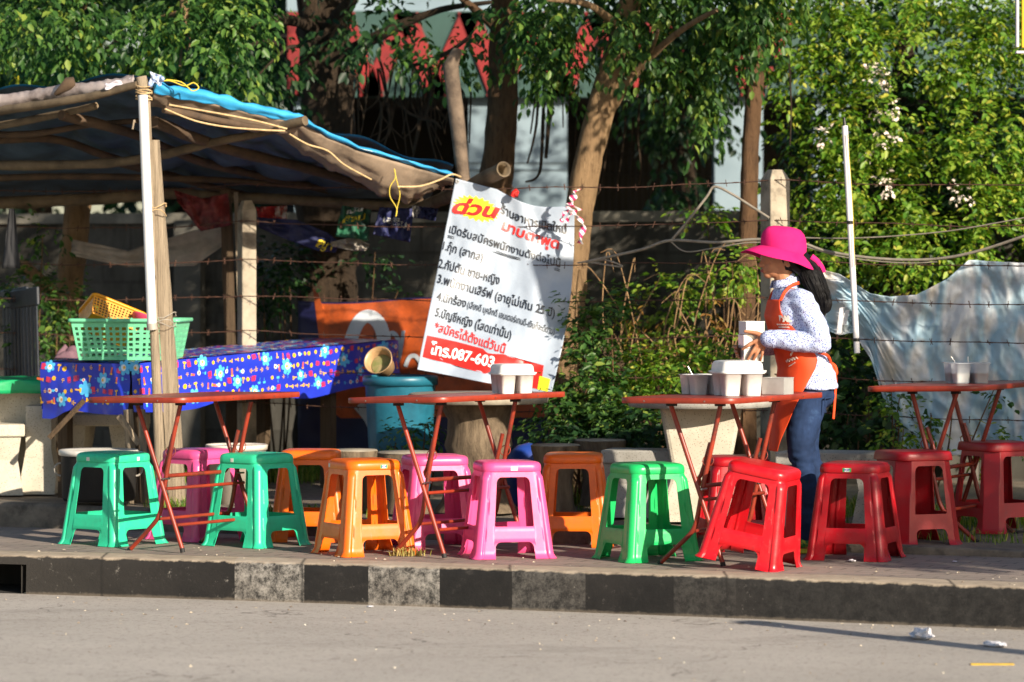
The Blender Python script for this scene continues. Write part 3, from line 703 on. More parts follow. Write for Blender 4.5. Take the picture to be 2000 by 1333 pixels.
# ---------------------------------------------------------------- printed scraps hung under the roof
def cloth(name, label, cat, cols, top, bot, Y, mt, nx=24, ny=14, amp=.07, group=None, parent=None, solid=.003, seed=0.0, fy=6):
    def fn(u, v):
        k = u*(len(top)-1); i = min(len(top)-2, int(k)); a = lerp(Vector((*top[i], 0)), Vector((*top[i+1], 0)), k-i)
        k = u*(len(bot)-1); i = min(len(bot)-2, int(k)); c = lerp(Vector((*bot[i], 0)), Vector((*bot[i+1], 0)), k-i)
        q = lerp(a, c, v); Yq = Y(q.x) if callable(Y) else Y
        return P(q.x, q.y, Yq)+Vector((0, amp*(mnoise.noise(Vector((u*fy+seed, v*2, seed)))+.5*mnoise.noise(Vector((u*fy*2.3, v*5+seed, 2)))), 0))
    b = MB(); b.grid(fn, nx, ny); o = obj(name, b, mt, parent, normals=False); mod(o, 'SOLIDIFY', thickness=solid, offset=0)
    if label: tag(o, label, cat, group)
    return o, fn
def letters_on(s, p0, p1, h, fn_world, mt, parent, name='lettering', bold=.012, inv=None, lift=.004, shear=0.0):
    """lettering laid along the line p0-p1 (cloth u,v), cap height h in v"""
    me = text_mesh(s, 1, bold, shear); xs_ = [v.co.x for v in me.vertices]; w = max(xs_)-min(xs_); x0 = min(xs_); k = 1/.70
    bm = bmesh.new(); bm.from_mesh(me); bmesh.ops.triangulate(bm, faces=bm.faces)
    bmesh.ops.subdivide_edges(bm, edges=[e for e in bm.edges if e.calc_length() > .22], cuts=2); bm.to_mesh(me); bm.free()
    for v in me.vertices:
        t_ = (v.co.x-x0)/w; u = lerp(p0[0], p1[0], t_); vv = lerp(p0[1], p1[1], t_)-v.co.y*k*h
        q = fn_world(u, vv); e = 1e-3
        n_ = (fn_world(u+e, vv)-q).cross(fn_world(u, vv-e)-q).normalized()
        v.co = q+n_*lift
    return obj(name, me, mt, parent, normals=False)
fg = 'printed cloth scraps hanging under the shelter roof'
m_yel = mat('print_yellow', hx('d9c22e'), None, rough=.6); m_wht = mat('print_white', hx('c9c9c4'), None, rough=.6); m_red = mat('print_red', hx('c4221c'), None, rough=.5)
o, f = cloth('hanging_banner', 'dark red printed cloth scrap drooping under the shelter roof', 'banner', None, [(340, 372), (395, 388), (445, 378)], [(345, 392), (392, 452), (452, 440)], 24.0, mat('scrap_red', hx('6a1a19'), hx('3f1211'), 5, .7), group=fg)
o, f = cloth('hanging_banner', 'long navy cloth scrap with yellow lettering, beside the rear post', 'banner', None, [(500, 425), (580, 430), (640, 455), (665, 475)], [(505, 445), (560, 468), (620, 490), (655, 494)], 24.1, mat('scrap_navy', hx('1d2350'), hx('151a3a'), 5, .7), group=fg, seed=3)
letters_on('ญา', (.62, .85), (.9, .85), .5, f, m_yel, o)
o, f = cloth('hanging_banner', 'green and black cloth scrap with yellow and white lettering', 'banner', None, [(668, 402), (725, 410)], [(655, 462), (720, 470)], 24.0, mat('scrap_green', hx('1d5a40'), hx('20232a'), 4, .7, lo=.45, hi=.55), group=fg, seed=5)
letters_on('ศิลป', (.15, .55), (.8, .35), .2, f, m_yel, o); letters_on('กลับ', (.2, .25), (.7, .1), .15, f, m_wht, o)
o, f = cloth('hanging_banner', 'dark blue cloth scrap with pale scribbles hanging beside the white banner', 'banner', None, [(742, 405), (808, 408)], [(728, 458), (800, 474)], 23.9, mat('scrap_blue', hx('1b1f45'), hx('2a3060'), 6, .7), group=fg, seed=7)
letters_on('เสริม', (.2, .5), (.85, .6), .22, f, m_wht, o)
cloth('hanging_banner', 'grey white crumpled cloth scrap, lowest under the roof', 'banner', None, [(645, 474), (690, 462), (722, 478)], [(650, 482), (690, 490), (715, 490)], 24.05, mat('scrap_white', hx('9c958a'), hx('77706a'), 5, .7), group=fg, seed=9)
cloth('hanging_banner', 'small navy and white cloth scrap folded over the bamboo beam', 'banner', None, [(805, 402), (856, 408)], [(806, 425), (850, 432)], 23.75, mat('scrap_mix', hx('1c2148'), hx('b5b2aa'), 4, .7, lo=.55, hi=.6), group=fg, seed=11)
cloth('hanging_banner', 'red and white cloth scrap behind the rear post', 'banner', None, [(500, 405), (560, 402)], [(505, 440), (560, 440)], 24.3, mat('scrap_redwhite', hx('8f1f1e'), hx('a9a49c'), 4, .7, lo=.5, hi=.55), group=fg, seed=13)
o, f = cloth('rolled_sheet', 'dirty white rolled sheet slung under the back of the shelter', 'sheet', None, [(140, 468), (250, 490), (380, 450), (440, 440)], [(140, 500), (250, 522), (380, 520), (450, 470)], 24.7, mat('sheet_grey', hx('9b9288'), hx('6b645c'), 4, .8), seed=15, amp=.05)
# ================================================================ long table under a patterned blue cloth
N1 = P(255, 711, 22.3); R1 = P(775, 665, 24.2); ez = Vector((0, 0, 1))
du = (R1-N1).normalized(); dh = Vector((du.x, du.y, 0)).normalized(); dw = Vector((-dh.y, dh.x, 0)); WT = .66; LT = (R1-N1).length
ct = thing('trestle_table', 'long rough wooden table hidden under the blue patterned cloth', 'table', (N1.x, N1.y, .12))
zg = .1
def tleg(u, w, s=.05, name='leg', mt=None):
    q = N1+du*u+dw*w; b = MB(); zt = q.z-.05; b.box((q.x, q.y, (zt+zg)/2), (s, s*1.4, zt-zg), math.atan2(dh.y, dh.x)); obj(name, b, mt or m_darkw, ct)
tleg(.12, .06); tleg(.12, WT-.06); tleg(LT-.55, .08, .055); tleg(LT-.55, WT-.08)
b = MB(); q = N1+du*LT*.5+dw*WT*.5; Mx = Matrix((du, dw, du.cross(dw))).transposed(); b.box(q-ez*.04, (LT-.06, WT-.06, .05), Mx); obj('tabletop', b, m_darkw, ct)
for (x0, y0, x1, y1, Y, mt, r) in ((165, 782, 96, 856, 22.5, m_darkw, .016), (232, 812, 272, 868, 22.25, m_grey, .02), (250, 800, 262, 1000, 22.3, m_grey, .03), (277, 800, 284, 1000, 22.25, m_grey, .022)):
    b = MB(); q0, q1 = P(x0, y0, Y), P(x1, y1, Y); b.tube([q0, q1], r, 6, smooth=False); obj('brace', b, mt, ct)
ck = N('cloth_blue'); co = ck.coord('Object'); ck.bump(ck.noise(co, 14, 5), .15, .01)
m_cl = ck.set(ck.ramp(ck.noise(co, 3, 4), [(.3, hx('1f2ea6')), (.7, hx('273cc0'))]), .3, 0, .5)
PATM = [m_cl, mat('p_yellow', hx('eab21e'), None, rough=.35), mat('p_red', hx('cf3358'), None, rough=.35), mat('p_cyan', hx('4fb4ea'), None, rough=.35), mat('p_white', hx('dfe3ea'), None, rough=.35), mat('p_orange', hx('e0653a'), None, rough=.35)]
DROP = .265
def wrk(p, a=.017): return .5*a*abs(mnoise.noise(Vector(p)*9))+a*mnoise.noise(Vector(p)*5)+a*.4*mnoise.noise(Vector(p)*14)
def hem(a): return DROP+.02*math.sin(a*5)+.015*mnoise.noise(Vector((a*3, 2, 0)))
nR = (-dw).normalized(); nL = -dh
def c_front(a, d): q = N1+du*a; return q-dw*(.006+.05*d*d+(.03*d)*(1+math.sin(a*11+1.3*math.sin(a*3))))-ez*d-dw*wrk((a, d, 0))*.8
def c_left(w, d): q = N1+dw*w; return q-dh*(.006+.04*d*d+(.03*d)*(1+math.sin(w*16)))-ez*d-dh*wrk((w, d, 5))
def c_top(a, w): return N1+du*a+dw*w+ez*(.004+.3*wrk((a, w, 9)))
def c_right(w, d): q = N1+du*LT+dw*w; return q+dh*(.006+.04*d*d+.03*d*(1+math.sin(w*14)))-ez*d
def c_back(a, d): q = N1+du*a+dw*WT; return q+dw*(.006+.05*d*d)-ez*d
vs_all = MB(); mi = []
def addgrid(fn, la, lb, na, nb):
    n0 = len(vs_all.f); vs_all.grid(lambda u, v: fn(u*la, v*lb(u*la) if callable(lb) else v*lb), na, nb); mi.extend([0]*(len(vs_all.f)-n0))
addgrid(c_front, LT, hem, 110, 14); addgrid(c_left, WT, lambda w: hem(w+9)+.07*sstep(.4, .6, w), 36, 14); addgrid(c_top, LT, WT, 60, 20); addgrid(c_right, WT, hem, 30, 10); addgrid(c_back, LT, hem, 40, 6)
def motif(fn, a, d, kind, rot, k=1.0, lift=.0022):
    def put(pts, m, lf=0.0):
        out = []
        for x, y in pts:
            X = a+k*(x*math.cos(rot)-y*math.sin(rot)); Y = d+k*(x*math.sin(rot)+y*math.cos(rot)); e = .004
            q = fn(X, Y); n_ = (fn(X+e, Y)-q).cross(fn(X, Y+e)-q).normalized()
            if n_.dot(VIEW) < 0: n_ = -n_
            out.append(q+n_*(lift+lf))
        vs_all.add(out, [tuple(range(len(out)))], False); mi.append(m)
    circ = lambda r, cx=0, cy=0, n=12: [(cx+r*math.cos(2*PI*i/n), cy+r*math.sin(2*PI*i/n)) for i in range(n)]
    rect = lambda x, y, w, h: [(x-w/2, y-h/2), (x+w/2, y-h/2), (x+w/2, y+h/2), (x-w/2, y+h/2)]
    if kind == 0: put(circ(.0145), 1)
    elif kind == 1: put(rect(0, 0, .034, .034), 2); put(rect(-.025, 0, .004, .03), 2)
    elif kind == 2: put(rect(0, .004, .008, .034), 1); put(rect(0, -.014, .026, .011), 1)
    elif kind == 3:
        put(circ(.032, 0, 0, 14), 3); put(circ(.02, .006, .0), 4, .0012); [put(circ(.015, .034*math.cos(q_), .034*math.sin(q_), 8), 3) for q_ in [2*PI*i/6 for i in range(6)]]; put(circ(.009), 1, .002)
    elif kind == 4: put(circ(.015), 4); put(circ(.008), 5, .001); put(rect(.024, 0, .016, .014), 3)
    elif kind == 5: put(rect(0, 0, .014, .04), 5); put(rect(0, .024, .02, .008), 1)
    elif kind == 6: put(rect(0, 0, .03, .004), 1); put(rect(0, -.008, .004, .018), 1); put(rect(0, .010, .02, .004), 1)
    elif kind == 7: put(rect(-.012, 0, .014, .022), 3); put(rect(.01, 0, .018, .003), 3)
for fn, la, lb, VIEW in ((c_front, LT, DROP-.02, -dw), (c_left, WT, DROP-.02, -dh), (c_top, LT, WT, ez)):
    st = .05; na, nb = int(la/st), max(2, int(lb/st))
    for i in range(na):
        for j in range(nb):
            kind = R.choice([0, 0, 1, 1, 2, 2, 2, 4, 5, 5, 6, 6, 7, 7]) if (i*2+j*5) % 11 else 3
            motif(fn, (i+.5)*la/na+R.uniform(-.012, .012)+(.02 if j % 2 else 0), (j+.5)*lb/nb+R.uniform(-.01, .01), kind, R.choice([0, 0, PI/2, PI, -PI/2])+R.uniform(-.2, .2), R.uniform(.72, 1.0))
me = vs_all.mesh('tablecloth')
for m_ in PATM: me.materials.append(m_)
me.polygons.foreach_set('material_index', mi)
o = bpy.data.objects.new('tablecloth', me); COL.objects.link(o); tag(o, 'shiny blue tablecloth printed with small yellow, red and pale blue motifs', 'tablecloth')

# ---------------------------------------------------------------- baskets
def basket(name, label, mt, w, d, h, loc, rot, taper=.86, nx=15, ny=10, nzc=6, rim=.016, group=None, parts=True):
    t = thing(name, label, 'basket', loc, group); t.rotation_euler = rot
    def wallp(side, u, v):
        k = lerp(taper, 1, v); a, c = w/2*k, d/2*k; rr = .04
        L = [2*a, 2*c, 2*a, 2*c][side]; x = (u-.5)*L
        p = [(x, -c), (a, x), (-x, c), (-a, -x)][side]; q = Vector((p[0], p[1], v*h))
        return q
    b = MB()
    for side in range(4):
        n_ = nx if side % 2 == 0 else ny
        for i in range(n_):
            for j in range(nzc):
                u0, u1, v0, v1 = i/n_, (i+1)/n_, lerp(.06, .84, j/nzc), lerp(.06, .84, (j+1)/nzc); mu, mv = (u1-u0)*.2, (v1-v0)*.2
                if i % 5 == 0: mu2 = (u1-u0)*.34
                else: mu2 = mu
                O = [wallp(side, a, c) for a, c in ((u0, v0), (u1, v0), (u1, v1), (u0, v1))]; I = [wallp(side, a, c) for a, c in ((u0+mu2, v0+mv), (u1-mu, v0+mv), (u1-mu, v1-mv), (u0+mu2, v1-mv))]
                b.add(O+I, [(0, 1, 5, 4), (1, 2, 6, 5), (2, 3, 7, 6), (3, 0, 4, 7)], False)
        for v0, v1 in ((0, .06), (.84, 1)):
            b.add([wallp(side, 0, v0), wallp(side, 1, v0), wallp(side, 1, v1), wallp(side, 0, v1)], [(0, 1, 2, 3)], False)
    o = obj('mesh_wall', b, mt, t, False, normals=False); mod(o, 'SOLIDIFY', thickness=.003, offset=0)
    b = MB(); b.loft([rrect(w/2+e, d/2+e, .03, 5, z) for e, z in ((.0, h-.012), (rim, h-.014), (rim+.002, h), (rim-.004, h+.006), (-.003, h+.004), (-.004, h-.01))], False, False); obj('rim', b, mt, t, False)
    b = MB(); b.box((0, 0, .004), (w*taper-.004, d*taper-.004, .006)); obj('bottom', b, mt, t, False)
    return t
m_gb = plastic('mint_plastic', hx('7fdfae'), .3, thin=.25); m_ob = plastic('amber_plastic', hx('f0a512'), .3, thin=.25)
bq = c_top(.25, .22)
basket('plastic_basket', 'large mint green laundry style basket standing on the blue tablecloth', m_gb, .60, .40, .225, bq+Vector((.0, -.02, .004)), (0, 0, D(-6)))
basket('plastic_basket', 'yellow orange basket tipped inside the mint green basket', m_ob, .32, .24, .12, bq+Vector((-.13, .0, .165)), (D(-28), D(22), D(18)), .88, 16, 12, 6, .008)
o = thing('plastic_bowl', 'pink plastic bowl lying in the mint green basket beside the yellow one', 'bowl', bq+Vector((.08, -.05, .205)))
b = MB(); b.lathe([(.03, -.03), (.06, -.02), (.085, .015), (.09, .025), (.086, .025), (.058, -.012), (.0, -.022)], 24); obj('bowl_body', b, plastic('rose_plastic', hx('d8486a')), o, False)
o.rotation_euler = (D(-20), D(25), 0)
# ================================================================ bin, pots, concrete furniture
def terrazzo(name, c1, c2, spk):
    k = N(name); co = k.coord('Object', True)
    c = k.ramp(k.noise(co, 5, 6, .65), [(.3, c1), (.7, c2)])
    v = k.n('ShaderNodeTexVoronoi'); v.inputs['Scale'].default_value = 90; k.l(co, v.inputs['Vector'])
    c = k.mix(k.ramp(v.outputs['Distance'], [(.16, .85), (.24, 0.0)]), c, spk)
    c = k.mix(k.ramp(k.noise(co, 2.2, 7, .7), [(.55, 0.0), (.8, .6)]), c, hx('7c7468'))
    k.bump(k.noise(co, 60, 5, .7), .3, .004); return k.set(c, .75, 0, .3)
m_tz = terrazzo('terrazzo', hx('c6bfae'), hx('aba392'), hx('5a5148'))
m_tzg = terrazzo('grey_terrazzo', hx('a2a09a'), hx('85827a'), hx('4a4641'))
def m_barkc(name, a, b):
    k = N(name); co = k.coord('Object'); f = k.noise(co, 6, 8, .7, (3, 3, .7)); k.bump(k.noise(co, 6, 9, .75, (5, 5, .6)), 1.0, .02)
    return k.set(k.ramp(f, [(.3, b), (.7, a)]), .9, 0, .2)
m_stump = m_barkc('stump_concrete', hx('8b7a64'), hx('4a3f34')); m_stumptop = mat('stump_top', hx('a39a88'), hx('726a5d'), 6, .9, .3)
bp = P(782, 735, 23.0); b0 = Vector((bp.x, 23.0, gz(bp.x, 23.0)-.01))
t = thing('waste_bin', 'worn teal plastic bin beside the blue cloth table, a bowl on its rim', 'bin', b0)
m_bin = mat('teal_bin', hx('1a5a6f'), hx('256c80'), 4, .4, .1, 30, .003, dirt=hx('16495a'), dscale=6)
HB = bp.z-b0.z
b = MB(); rg = []
for r, z in ((.0, .004), (.155, .004), (.162, .0), (.165, .02), (.198, HB-.05), (.2, HB-.045)):
    rg.append([b0+Vector(((r*(1+.012*(k % 8 == 0)))*math.cos(2*PI*k/64), (r*(1+.012*(k % 8 == 0)))*math.sin(2*PI*k/64), z)) for k in range(64)])
b.loft(rg, False, False); obj('bin_body', b, m_bin, t)
b = MB(); b.lathe([(.2, HB-.05), (.213, HB-.05), (.216, HB-.02), (.214, HB), (.206, HB+.002), (.2, HB-.004), (.196, HB-.06), (.165, .1), (.0, .09)], 48, b0); obj('rim', b, m_bin, t)
t = thing('food_strainer', 'tan translucent tub lying tipped on the teal bin', 'tub', P(745, 712, 22.9))
b = MB(); b.lathe([(0, -.06), (.05, -.06), (.062, -.05), (.072, .03), (.082, .055), (.085, .06), (.079, .06), (.068, .03), (.056, -.045), (0, -.05)], 28); obj('tub_body', b, mat('tan_tub', hx('b3926a'), hx('8a7050'), 9, .4), t, False)
b = MB(); b.lathe([(.0, .0), (.03, .005), (.06, .0)], 16); obj('leaf_scraps', b, mat('scraps', hx('5d6b35'), hx('8a7a55'), 20, .8), t, False)
t.rotation_euler = (D(62), D(20), D(-30))
# pots
q = Vector((P(193, 985, 22.1).x, 22.1, gz(-2.25, 22.1)+.02))
t = thing('cooking_pot', 'big black stock pot with a pale rim behind the far left green stool', 'pot', q)
b = MB(); b.lathe([(0, 0), (.19, 0), (.2, .02), (.205, .24), (.21, .25)], 40, q); obj('pot_body', b, mat('soot', hx('121110'), hx('211f1d'), 5, .7, .3), t)
b = MB(); b.lathe([(.208, .246), (.218, .25), (.22, .272), (.213, .278), (.2, .272), (.1, .262), (0, .26)], 40, q); obj('pale_lid', b, mat('enamel', hx('d6d2c8'), hx('b5b0a5'), 4, .35), t)
for s in (-1, 1):
    b = MB(); b.tube(arc(q+Vector((s*.205, -.02, .17)), .035, -PI/2, PI/2, 8, (s, 0, 0), (0, 0, 1)), .006, 6); obj('handle', b, m_tin, t)
q = Vector((P(462, 905, 22.5).x, 22.5, gz(-1.5, 22.5)+.0))
t = thing('paint_bucket', 'white paint bucket with a dirty lid behind the first pink stool', 'bucket', q)
hh = P(462, 868, 22.5).z-q.z
b = MB(); b.lathe([(0, 0), (.145, 0), (.165, hh-.03), (.172, hh-.03), (.174, hh-.004), (.168, hh), (.16, hh-.012)], 40, q); obj('bucket_body', b, mat('bucket_white', hx('d9d0c2'), hx('bdb3a4'), 4, .45, dirt=hx('8a7f70')), t)
b = MB(); b.lathe([(.162, hh-.01), (0, hh-.012)], 40, q); obj('lid', b, mat('bucket_dirt', hx('6e6459'), hx('4c443c'), 9, .8), t)
# concrete table at the far left
q = Vector((P(20, 950, 23.3).x, 23.3, gz(-2.9, 23.3)))
t = thing('concrete_table', 'pale terrazzo table with a curved pedestal at the left edge', 'table', q)
zt = P(20, 742, 23.3).z
b = MB(); b.box(q+Vector((-.12, 0, zt-q.z-.03)), (.75, .7, .06)); o = obj('tabletop', b, m_tz, t); mod(o, 'BEVEL', width=.01, segments=2)
out = []
for i in range(13):
    a = i/12; z = (zt-q.z-.06)*a; w = .40-.20*math.sin(PI*min(1, a*1.05))**.8*.9; out.append((w*(1.05 if a < .5 else .95), z))
b = MB(); pts = [(-w, z) for w, z in out]+[(w, z) for w, z in out[::-1]]
b.poly([q+Vector((x-.05, -.25, z)) for x, z in pts], (0, .1, 0)); b.poly([q+Vector((x-.05, .2, z)) for x, z in pts], (0, .1, 0)); obj('pedestal', b, m_tz, t)
b = MB()
def fgc(u, v):
    a = lerp(-.5, .29, u); d = v*.85
    return q+Vector((a, -.37+max(0, d-.075)-.012*math.sin(u*15)*(d < .08), zt-q.z+.008-max(0, .075-d)+.006*mnoise.noise(Vector((u*7, v*7, 0)))))
b.grid(fgc, 40, 40); o = obj('tablecloth', b, mat('green_cloth', hx('12a564'), hx('0f9058'), 4, .4), None, normals=False); mod(o, 'SOLIDIFY', thickness=.003); tag(o, 'bright green plastic cloth covering the terrazzo table at the left edge', 'tablecloth')
t = thing('rag_heap', 'dull purple heap of rags behind the mint green basket', 'rags', P(140, 703, 23.4))
b = MB(); b.grid(lambda u, v: Vector(((u-.5)*.2, (v-.5)*.14, .07*math.sin(PI*u)**.6*math.sin(PI*v)**.6*(1+.7*mnoise.noise(Vector((u*5, v*5, 3)))))), 24, 18); obj('rags', b, mat('rag_purple', hx('5f4450'), hx('7d5f68'), 20, .9), t, False)
def bench(label, pos, w, dd, hh_, rot, mt=m_tz):
    t = thing('concrete_bench', label, 'bench', pos, 'terrazzo benches', rot)
    b = MB(); b.box((0, 0, hh_-.035), (w, dd, .07)); o = obj('seat', b, mt, t, False); mod(o, 'BEVEL', width=.008, segments=2)
    for s in (-1, 1):
        b = MB(); b.loft([[Vector((s*w*.32+x*k, y*k*1.3, z)) for x, y in ((-.09, -.1), (.09, -.1), (.09, .1), (-.09, .1))] for k, z in ((1.15, 0), (.8, (hh_-.07)*.6), (1, hh_-.07))], smooth=False); obj('leg', b, mt, t, False)
    return t
bench('terrazzo bench by the left edge, beside the curved table', (P(-60, 930, 22.9).x, 22.9, .13), .62, .3, .40, D(8))
bench('terrazzo bench half under the hanging end of the blue cloth', (P(200, 950, 23.4).x, 23.4, .13), .5, .3, .44, D(-8))
bench('weathered terrazzo bench under the round terrazzo table, left side', (P(1255, 900, 21.75).x, 21.75, .08), .40, .3, .36, D(-12), m_tzg)
bench('weathered terrazzo bench behind the person in the pink hat', (P(1640, 900, 21.3).x, 21.3, .06), .62, .32, .39, D(-18), m_tzg)
q = Vector((P(80, 900, 23.0).x, 23.0, .13)); t = thing('concrete_block', 'upright terrazzo slab end standing between the two left tables', 'slab', q)
b = MB(); b.loft([[q+Vector((x*k, y, z)) for x, y in ((-.09, -.12), (.09, -.12), (.09, .12), (-.09, .12))] for k, z in ((1.0, 0), (1.1, .1), (.8, .25), (.8, .5))], smooth=False); obj('slab_body', b, m_tz, t)
# round terrazzo table
q = Vector((P(1368, 900, 21.6).x, 21.6, .07)); zt = P(0, 777, 21.6).z
t = thing('round_concrete_table', 'round speckled terrazzo table with a tapering pedestal behind the third folding table', 'table', q)
b = MB(); b.lathe([(0, zt-q.z-.05), (.36, zt-q.z-.05), (.385, zt-q.z-.045), (.385, zt-q.z-.006), (.378, zt-q.z), (0, zt-q.z)], 56, q); obj('tabletop', b, m_tzg, t)
b = MB(); hz = zt-q.z-.05; b.loft([[q+Vector((x, y, z)) for x, y in ((-w, -w*.7), (w, -w*.7), (w, w*.7), (-w, w*.7))] for w, z in ((.24, 0), (.17, hz*.35), (.16, hz*.5), (.215, hz))], smooth=False); o = obj('pedestal', b, m_tz, t); mod(o, 'BEVEL', width=.02, segments=2)
# stump table and stump stools
q = Vector((P(935, 900, 22.0).x, 22.0, .09)); zt = P(0, 768, 22.0).z; hz = zt-q.z
t = thing('stump_table', 'concrete table shaped like a tree stump behind the second folding table', 'table', q)
b = MB(); b.lathe([(0, hz-.055), (.36, hz-.055), (.375, hz-.05), (.385, hz-.008), (.37, hz), (0, hz)], 40, q); obj('tabletop', b, m_stumptop, t)
b = MB(); rg = []
for r, z in ((.24, 0), (.2, .05), (.165, .13), (.15, .22), (.165, .3), (.19, .36), (.175, .42), (.165, .5), (.2, hz-.06)):
    rg.append([q+Vector((r*(1+.12*mnoise.noise(Vector((math.cos(a)*1.6, math.sin(a)*1.6, z*4))))*math.cos(a), r*(1+.12*mnoise.noise(Vector((math.cos(a)*1.6, math.sin(a)*1.6, z*4))))*math.sin(a), z)) for a in [2*PI*k/36 for k in range(36)]])
b.loft(rg, False, False); obj('pedestal', b, m_stump, t)
def stump(px, py, Y, r, label, c=None):
    q = Vector((P(px, 900, Y).x, Y, .1)); hz = P(px, py, Y).z-q.z
    t = thing('stump_stool', label, 'stool', q, 'concrete stump stools'); b = MB(); rg = []
    for k_, z in ((.8, 0), (.72, .06), (.66, hz*.45), (.8, hz*.7), (.98, hz-.03), (1.0, hz-.006)):
        rg.append([q+Vector((r*k_*(1+.06*mnoise.noise(Vector((math.cos(a)*2+px, math.sin(a)*2, z*6))))*math.cos(a), r*k_*(1+.06*mnoise.noise(Vector((math.cos(a)*2+px, math.sin(a)*2, z*6))))*math.sin(a), z)) for a in [2*PI*k/32 for k in range(32)]])
    b.loft(rg, False, False); obj('stump_body', b, m_stump, t)
    b = MB(); b.lathe([(r*1.0, hz-.008), (r*.94, hz), (0, hz+.004)], 32, q); obj('seat', b, m_stumptop, t)
stump(1085, 868, 21.9, .135, 'brown stump stool nearest the blue bundle, behind an orange stool')
stump(1172, 858, 22.4, .145, 'brown stump stool farther back, next to the green shrubs')
stump(690, 878, 22.0, .135, 'dark stump stool in front of the teal bin, behind an orange stool')
stump(795, 882, 21.7, .16, 'dark wide stump stool behind the shaded pink stool')
t = thing('blue_bundle', 'dark blue bundle bulging up behind the brown stump stools', 'bundle', Vector((P(1032, 880, 22.3).x, 22.3, .3)))
b = MB(); b.lathe([(.11, -.2), (.125, -.05), (.12, .05), (.1, .1), (.06, .135), (0, .15)], 28, sy=.8); o = obj('bundle_body', b, mat('bundle_blue', hx('1b3f96'), hx('15306f'), 6, .5, .3, 12, .01), t, False)
# plastic chairs stacked at the left edge
m_nv = plastic('navy_plastic', hx('0d1826'), .4, thin=.0)
for k_, (px, py, Y) in enumerate(((-24, 700, 24.3), (-4, 700, 24.1))):
    q = Vector((P(px, 800, Y).x, Y, .13)); t = thing('plastic_chair', ('navy plastic chair, the rear one of the pair at the left edge', 'navy plastic chair, the front one of the pair at the left edge')[k_], 'chair', q, 'navy plastic chairs'); t.rotation_euler = (0, D(-4), D(-62))
    b = MB()
    for i in range(7):
        x = -.18+i*.06; b.box((x, .2+.0, .78), (.034, .014, .62))
    b.box((0, .2, 1.1), (.44, .02, .11)); b.box((0, .2, .47), (.44, .02, .07)); o = obj('backrest', b, m_nv, t, False); mod(o, 'BEVEL', width=.006, segments=2)
    b = MB(); b.box((0, 0, .44), (.44, .44, .03)); o = obj('seat', b, m_nv, t, False); mod(o, 'BEVEL', width=.01, segments=2)
    for sx in (-1, 1):
        for sy in (-1, 1):
            b = MB(); b.loft([[Vector((sx*(.19+.03*(1-z/.43))+x, sy*(.19+.03*(1-z/.43))+y, z)) for x, y in ((-.02, -.02), (.02, -.02), (.02, .02), (-.02, .02))] for z in (0, .43)], smooth=False); obj('leg', b, m_nv, t, False)
cloth('draped_cloth', 'grey cloth hanging in a narrow triangle above the navy chairs', 'cloth', None, [(18, 408), (28, 408)], [(4, 525), (40, 525)], 23.0, mat('grey_drape', hx('1f2024'), hx('17181b'), 4, .8), amp=.02, nx=10)

# ================================================================ containers on the folding tables
def tabz(tb, x, y):      # top surface of a folding table at world x, y
    M = tb.matrix_basis; n_ = M.to_3x3() @ Vector((0, 0, 1)); p = M @ Vector((0, 0, HTS[tb.name]))
    return p.z-(n_.x*(x-p.x)+n_.y*(y-p.y))/n_.z
HTS = {}
for tb in TABLES: HTS[tb.name] = max(max(v.co.z for v in c.data.vertices) for c in tb.children if c.name.startswith('tabletop'))
def on(tb, px, dY):      # point on the table under photo column px, dY behind the table's middle
    Y = tb.location.y+dY; x = (px-1000)*Y/F; return Vector((x, Y, tabz(tb, x, Y)+.0015))
def frosted(name, c, a=.55):
    k = N(name); k.set(c, .35, 0, .5); tr = k.n('ShaderNodeBsdfTranslucent'); tr.inputs[0].default_value = (*c, 1); tp = k.n('ShaderNodeBsdfTransparent')
    m1 = k.n('ShaderNodeMixShader'); m1.inputs[0].default_value = .35; k.l(k.b.outputs[0], m1.inputs[1]); k.l(tr.outputs[0], m1.inputs[2])
    m2 = k.n('ShaderNodeMixShader'); m2.inputs[0].default_value = a; k.l(tp.outputs[0], m2.inputs[1]); k.l(m1.outputs[0], m2.inputs[2]); k.l(m2.outputs[0], k.out.inputs[0]); return k.m
m_fr = plastic('white_plastic', hx('efeeea'), .3, thin=.3); m_clear = frosted('frosted_clear', hx('dfe6ea'), .45); m_lid = plastic('white_lid', hx('f3f2ef'), .28, thin=.3)
m_ch = [mat('chilli', hx('9c2f1e'), hx('6c2015'), 30, .6), mat('sugar', hx('d8d3c8'), hx('bcb5a8'), 30, .7), mat('pickle', hx('b07a3a'), hx('8c3a1e'), 20, .5), mat('sauce', hx('3a2a20'), None, rough=.3)]
def cup(b, c, r0, r1, h, n=8, th=.0016, z=0.0):
    a = lambda r, zz: [Vector(c)+v for v in rrect(r, r, r*.45, 5, zz+z)]
    b.loft([a(r0, 0), a(r1, h), a(r1+.003, h), a(r1+.003, h+.002), a(r1-th, h+.002), a(r0-th, .003)], True, True)
